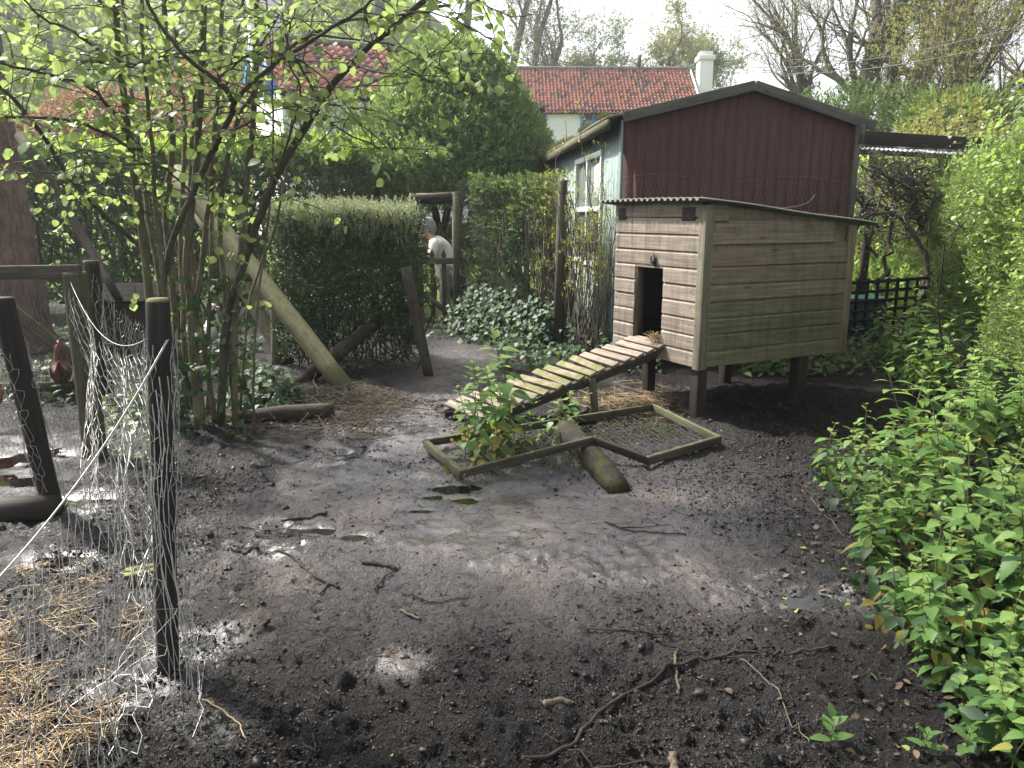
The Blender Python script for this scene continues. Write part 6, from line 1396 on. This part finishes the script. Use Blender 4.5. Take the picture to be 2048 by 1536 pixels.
m_ = MB(); m_.tube([B_(-.085, 0, HZ + .015), B_(-.108, 0, HZ - .02), B_(-.098, 0, HZ - .03)], [.010, .017, .012], 8); m_.build('nose', m_skin, pe, smooth=True, loc=px0)
m_ = MB(); 
for s in (-1, 1): m_.leaf([B_(-.088, .034 * s, HZ + .012)], [[0, s, 0]], [[-1, 0, 0]], .02, T_OVAL)
m_.build('eyes', m_black, pe, loc=px0)
m_ = MB(); m_.tube([B_(-.09, -.025, HZ - .06), B_(-.097, 0, HZ - .058), B_(-.09, .025, HZ - .06)], .005, 6); m_.build('mouth', plain('lips', (.3, .12, .10), .5), pe, loc=px0)

# ------------------------------------------------------------------ poultry
def feathers(name, c1, c2, c3):
    t_ = NT(name); vo = t_.n('TexVoronoi', 0, None, Vector=t_.mapv(t_.n('TexCoord', 3), (1, 1, .6)), Scale=42.); nz = t_.noise(t_.pos(), 9, 4); c = t_.mix(t_.val(nz, .35, .65), c1, c2); c = t_.mix(t_.val(vo, .2, .7, 0, .6), c, c3); return t_.fin(t_.pbr(c, .7, t_.bump(vo, .5, .006), spec=.25))
m_brown = feathers('brown_feathers', (.125, .038, .018), (.07, .021, .013), (.028, .012, .009)); m_orange = feathers('orange_feathers', (.42, .17, .06), (.30, .10, .04), (.15, .05, .02)); m_whitef = feathers('white_feathers', (.78, .77, .75), (.68, .67, .66), (.55, .54, .54))
m_comb = plain('red_comb', (.48, .02, .02), .5, nsc=60); m_beak = plain('horn_beak', (.35, .24, .09), .5); m_shank = plain('yellow_shank', (.34, .24, .07), .6, nsc=80); m_orangeb = plain('orange_bill', (.60, .24, .04), .45)
def bird(name, loc, rz, h, mat, label, cat, neck=1.0, goose=False):
    """faces +x in local space"""
    r = empty(name, loc, rz, label, cat); L = np.array([0, 0, 0.]); s = h
    bh_ = .36 * s if not goose else .34 * s
    tl_ = (.20, .30) if not goose else (.08, .10)
    sp_ = np.array([(-.37, bh_ / s + tl_[1]), (-.31, bh_ / s + tl_[0]), (-.22, bh_ / s + .09), (-.12, bh_ / s + .02), (.0, bh_ / s), (.10, bh_ / s + .045), (.165, bh_ / s + .13), (.19, bh_ / s + .22), (.195, bh_ / s + .33 * neck), (.20, bh_ / s + .42 * neck), (.225, bh_ / s + .455 * neck), (.262, bh_ / s + .452 * neck)]) * s
    rr_ = np.array([.012, .045, .095, .145, .168, .168, .145, .118, .088, .074, .068, .030]) * s
    q_ = smooth_line(np.stack([sp_[:, 0], 0 * sp_[:, 0], sp_[:, 1]], 1), 46); m_ = MB(); m_.tube(q_, np.interp(np.linspace(0, 1, 46), np.linspace(0, 1, 12), rr_), 18); m_.build('body', mat, r, smooth=True)
    for sd2 in (-1, 1):
        m_ = MB(); V = []
        th = np.linspace(0, 2 * math.pi, 22, endpoint=False); ell = np.stack([-.05 * s + .2 * s * np.cos(th), 0 * th + sd2 * .155 * s, bh_ + .05 * s + .10 * s * np.sin(th) - .04 * s * np.cos(th)], 1); V = np.vstack([[[-.05 * s, sd2 * .185 * s, bh_ + .05 * s]], ell]); m_.add(V, tris=[[0, 1 + i, 1 + (i + 1) % 22] for i in range(22)]); m_.build('wing', mat, r, smooth=True)
        m_ = MB(); y = .06 * s * sd2; m_.tube([(.0, y, bh_ - .10 * s), (.02 * s, y, .12 * s), (.0, y, .012)], [.03 * s, .014 * s, .012 * s], 7)
        for a in (-.5, 0, .5): m_.tube([(.0, y, .012), (.09 * s * math.cos(a), y + .09 * s * math.sin(a), .006)], [.010 * s, .006 * s], 5)
        m_.build('leg', m_orangeb if goose else m_shank, r, smooth=True)
    hx_, hz2 = .21 * s, bh_ + .45 * s * neck; m_ = MB(); bl_ = .085 * s if not goose else .13 * s; m_.tube([(hx_ + .05 * s, 0, hz2 - .003), (hx_ + .05 * s + bl_ * .6, 0, hz2 - .012 * s), (hx_ + .05 * s + bl_, 0, hz2 - .03 * s)], [.024 * s, .017 * s, .004 * s], 8); m_.build('beak', m_orangeb if goose else m_beak, r, smooth=True)
    m_ = MB(); m_.leaf([[hx_ + .025 * s, .058 * s, hz2 + .012 * s], [hx_ + .025 * s, -.058 * s, hz2 + .012 * s]], [[1, 0, 0], [1, 0, 0]], [[0, 1, 0], [0, -1, 0]], .022 * s, T_OVAL); m_.build('eye', m_black, r)
    if not goose:
        m_ = MB(); pr = [(-.05, .03), (-.055, .085), (-.03, .075), (-.015, .115), (.005, .085), (.025, .115), (.04, .08), (.065, .085), (.07, .03), (.05, .015)]; V = [(hx_ + a * s, y * s, hz2 + .018 * s + z_ * s) for y in (-.013, .013) for a, z_ in pr]; n_ = len(pr); m_.add(V, quads=[[i, (i + 1) % n_, n_ + (i + 1) % n_, n_ + i] for i in range(n_)], tris=[[0, i + 1, i] for i in range(1, n_ - 1)] + [[n_, n_ + i, n_ + i + 1] for i in range(1, n_ - 1)]); m_.build('comb', m_comb, r)
        m_ = MB()
        for y in (-.02, .02): m_.tube([(hx_ + .05 * s, y * s, hz2 - .03 * s), (hx_ + .055 * s, y * s, hz2 - .07 * s), (hx_ + .05 * s, y * s, hz2 - .10 * s)], [.012 * s, .02 * s, .008 * s], 7)
        m_.build('wattle', m_comb, r, smooth=True)
    return r
p = on(128, 792); bird('hen', p, R(118), .49, m_brown, 'red-brown hen with a red comb standing behind the netting by the base board', 'hen')
p = on(-18, 800); p = on(-34, 850); bird('hen', p, R(35), .50, m_orange, 'pale orange hen cut off by the left edge of the picture', 'hen')
p = on(408, 712); bird('goose', p, R(15), .62, m_whitef, 'white goose half hidden behind the hazel stems', 'goose', 1.15, True)

# ------------------------------------------------------------------ straw, litter, sticks
P = []
while len(P) < 2300:
    px, py = rng.uniform(-300, 300), rng.uniform(1130, 1560); w = vnoise(np.array(px / 70.), np.array(py / 45.), 3) + .12 - .0022 * max(0, px - 130) + .25 * ((py > 1330) & (px < 130)) + .12 * (abs(py - 1230) < 50)
    if rng.random() < np.clip(w * 1.7, 0, 1): P.append(on(px, py, .006 + .012 * rng.random()))
straws('straw', np.array(P), rng.uniform(.03, .16, len(P)), m_straw, 'yellow straw scattered on the mud behind the front netting', 'straw', r=.0014, flat=.05)
P = np.array([on(rng.normal(1265, 55), rng.normal(808, 18), .01 + .02 * rng.random()) for _ in range(420)] + [on(rng.uniform(1110, 1330), rng.uniform(760, 850), .012) for _ in range(130)])
straws('straw', P, rng.uniform(.05, .22, len(P)), m_straw, 'loose straw heaped on the mud between the ramp and the coop leg', 'straw')
P = np.array([on(rng.normal(730, 60), rng.normal(822, 22), .01 + .05 * rng.random()) for _ in range(520)] + [on(rng.uniform(480, 760), rng.uniform(800, 880), .012) for _ in range(380)])
straws('twig_litter', P, rng.uniform(.05, .35, len(P)), m_twig, 'dry twigs and stalks piled at the foot of the leaning pole', 'litter', flat=.25, r=.0022)
# small twigs all over the yard
n = 4200; x, y = in_area(n, -2.3, 3.2, 1.5, 7.2); P = np.stack([x, y, gz(x, y) + .003], 1)
straws('twig_litter', P, np.exp(rng.normal(math.log(.042), .6, n)), m_wetstick, 'small dark twigs littering the wet mud', 'litter', flat=.10, r=.0013)
n = 1100; x, y = in_area(n, -1.8, 3.2, 1.5, 6.5); P = np.stack([x, y, gz(x, y) + .004], 1)
straws('stalk_litter', P, rng.uniform(.012, .07, n), m_twig, 'pale broken stalks lying about the mud', 'litter', flat=.10, r=.0010)
n = 150; x, y = in_area(n, -1.6, 2.6, 1.5, 6); x = np.where(rng.random(n) < .55, .7 + np.abs(rng.normal(0, .7, n)), x); P = np.stack([x, y, gz(x, y) + .006], 1); m_ = MB(); flat_leaves(m_, P, rng.uniform(.014, .034, n), [T_FOLD, T_HAZEL], jit=.3, droop=0)
tag(m_.build('fallen_leaves', l_litter), 'small fallen leaves scattered over the mud', 'leaves', kind='stuff')
P = np.array([on(rng.uniform(1560, 1760), rng.uniform(960, 1240), .01) for _ in range(130)] + [on(rng.uniform(460, 780), rng.uniform(790, 870), .02) for _ in range(160)] + [on(rng.uniform(1680, 2040), rng.uniform(1350, 1530), .01) for _ in range(60)]); m_ = MB(); flat_leaves(m_, P, rng.uniform(.015, .038, len(P)), [T_FOLD, T_HAZEL, T_OVAL], jit=.4, droop=0); tag(m_.build('leaf_litter', l_litter), 'brown and green leaf litter along the edge of the nettles and under the hazel', 'litter', kind='stuff')
def stick(pts, r, label, mat=None, lift=.006, name='stick', twigs=()):
    P = np.array([on(px, py) for px, py in pts]); P = smooth_line(P, 5 * len(pts)); P += rng.normal(0, .0025, P.shape); P[:, 2] = np.maximum(gz(P[:, 0], P[:, 1]) + lift, np.convolve(np.pad(P[:, 2], 2, 'edge'), np.ones(5) / 5, 'valid') + lift * .5); m_ = MB(); m_.tube(P, np.linspace(r[0], r[1], len(P)), 7, wob=.08)
    for tp_ in twigs: q = np.array([on(a, b_, lift) for a, b_ in tp_]); m_.tube(q, np.linspace(r[1], r[1] * .5, len(q)), 5, wob=.06)
    return tag(m_.build(name, mat or m_wetstick, loc=P[len(P) // 2]), label, 'stick')
stick([(1045, 1508), (1130, 1480), (1210, 1410), (1310, 1355), (1345, 1332), (1420, 1322), (1530, 1308), (1600, 1308), (1672, 1302)], (.0075, .004), 'longest branch, curving across the mud in the right foreground', name='fallen_branch', lift=.010, twigs=(((1330, 1345), (1300, 1362), (1290, 1340)), ((1420, 1322), (1520, 1322), (1590, 1312)), ((1130, 1480), (1160, 1500), (1190, 1536))))
stick([(1350, 1302), (1352, 1340), (1360, 1380)], (.006, .005), 'short thick twig standing across the longest branch', m_twig)
stick([(1175, 1255), (1250, 1270), (1365, 1276)], (.004, .003), 'straight thin stick above the longest branch')
stick([(1265, 1250), (1340, 1290), (1400, 1315)], (.0035, .0025), 'thin stick slanting down to the longest branch')
stick([(555, 1110), (590, 1130), (625, 1155), (660, 1172), (678, 1178)], (.004, .007), 'curved stick on the pale mud near the middle left puddle', twigs=(((655, 1172), (648, 1185), (640, 1193)),))
stick([(726, 1136), (760, 1137), (792, 1142)], (.010, .011), 'short chunky dark stick on the mud in the centre')
stick([(748, 1176), (775, 1155), (802, 1138)], (.003, .003), 'thin stick crossing behind the short chunky one')
stick([(805, 1184), (840, 1200), (870, 1203), (935, 1196)], (.004, .002), 'thin wavy stick right of the short chunky one')
stick([(500, 938), (522, 936), (543, 932)], (.011, .011), 'small piece of dark wood on the mud below the hazel')
stick([(470, 1108), (495, 1112), (517, 1109)], (.009, .009), 'short dark stick left of the middle left puddle')
stick([(475, 1058), (530, 1062), (580, 1072), (640, 1085)], (.003, .002), 'long thin twig running into the middle left puddle')
stick([(560, 1045), (610, 1041), (655, 1030)], (.005, .008), 'knobbly twig just above the middle left puddle')
stick([(802, 1222), (840, 1240)], (.006, .005), 'pale peeled stick in the lower middle', m_twig); stick([(1085, 1412), (1110, 1404), (1140, 1402)], (.012, .009), 'grey stub of wood in the lower middle', m_twig)
stick([(1345, 1490), (1350, 1515), (1345, 1560)], (.013, .012), 'thick broken stick cut by the bottom edge', m_twig); stick([(1180, 1515), (1260, 1518), (1340, 1514)], (.004, .003), 'straight stick lying along the bottom edge')
stick([(1480, 1330), (1540, 1375), (1580, 1440), (1620, 1490)], (.0028, .002), 'long pale stem running down to the seedling', m_twig); stick([(1640, 1400), (1690, 1422)], (.010, .009), 'short dark piece of wood below the nettles')
stick([(1210, 1050), (1260, 1070), (1370, 1072)], (.004, .003), 'flat spray of twigs on the mud right of the log', twigs=(((1240, 1064), (1290, 1058), (1340, 1054)),)); stick([(1620, 1010), (1650, 1040), (1690, 1080)], (.004, .003), 'bent twig lying out from under the nettle bed', m_twig)
stick([(625, 1415), (665, 1400), (640, 1380)], (.003, .002), 'forked twig in the left foreground mud'); stick([(600, 1480), (630, 1502), (625, 1470)], (.0035, .003), 'small crossed twigs near the bottom left of the yard')
stick([(408, 1410), (465, 1435), (492, 1480)], (.0028, .0022), 'bent straw-coloured reed beside the front puddle', m_straw)
stick([(700, 815), (740, 790), (790, 805)], (.003, .002), 'arched bramble stem on the litter by the leaning pole', m_twig, lift=.05); stick([(618, 745), (630, 780), (640, 815)], (.006, .004), 'thin dry stalk leaning at the foot of the hedge', m_twig, lift=.03)
stick([(1310, 740), (1300, 790), (1295, 810)], (.004, .003), 'thin vine dangling under the coop', m_twig)

# ------------------------------------------------------------------ air
m_ = MB(); m_.box((0, 30, 14), (260, 110, 36)); t = NT('thin_haze')
pv = t.n('VolumePrincipled', 0, None, Color=(.9, .93, 1, 1), Density=.0016, Anisotropy=.55); t.t.links.new(pv, t.out.inputs['Volume'])
hz_o = tag(m_.build('haze', t.m), kind='stuff')
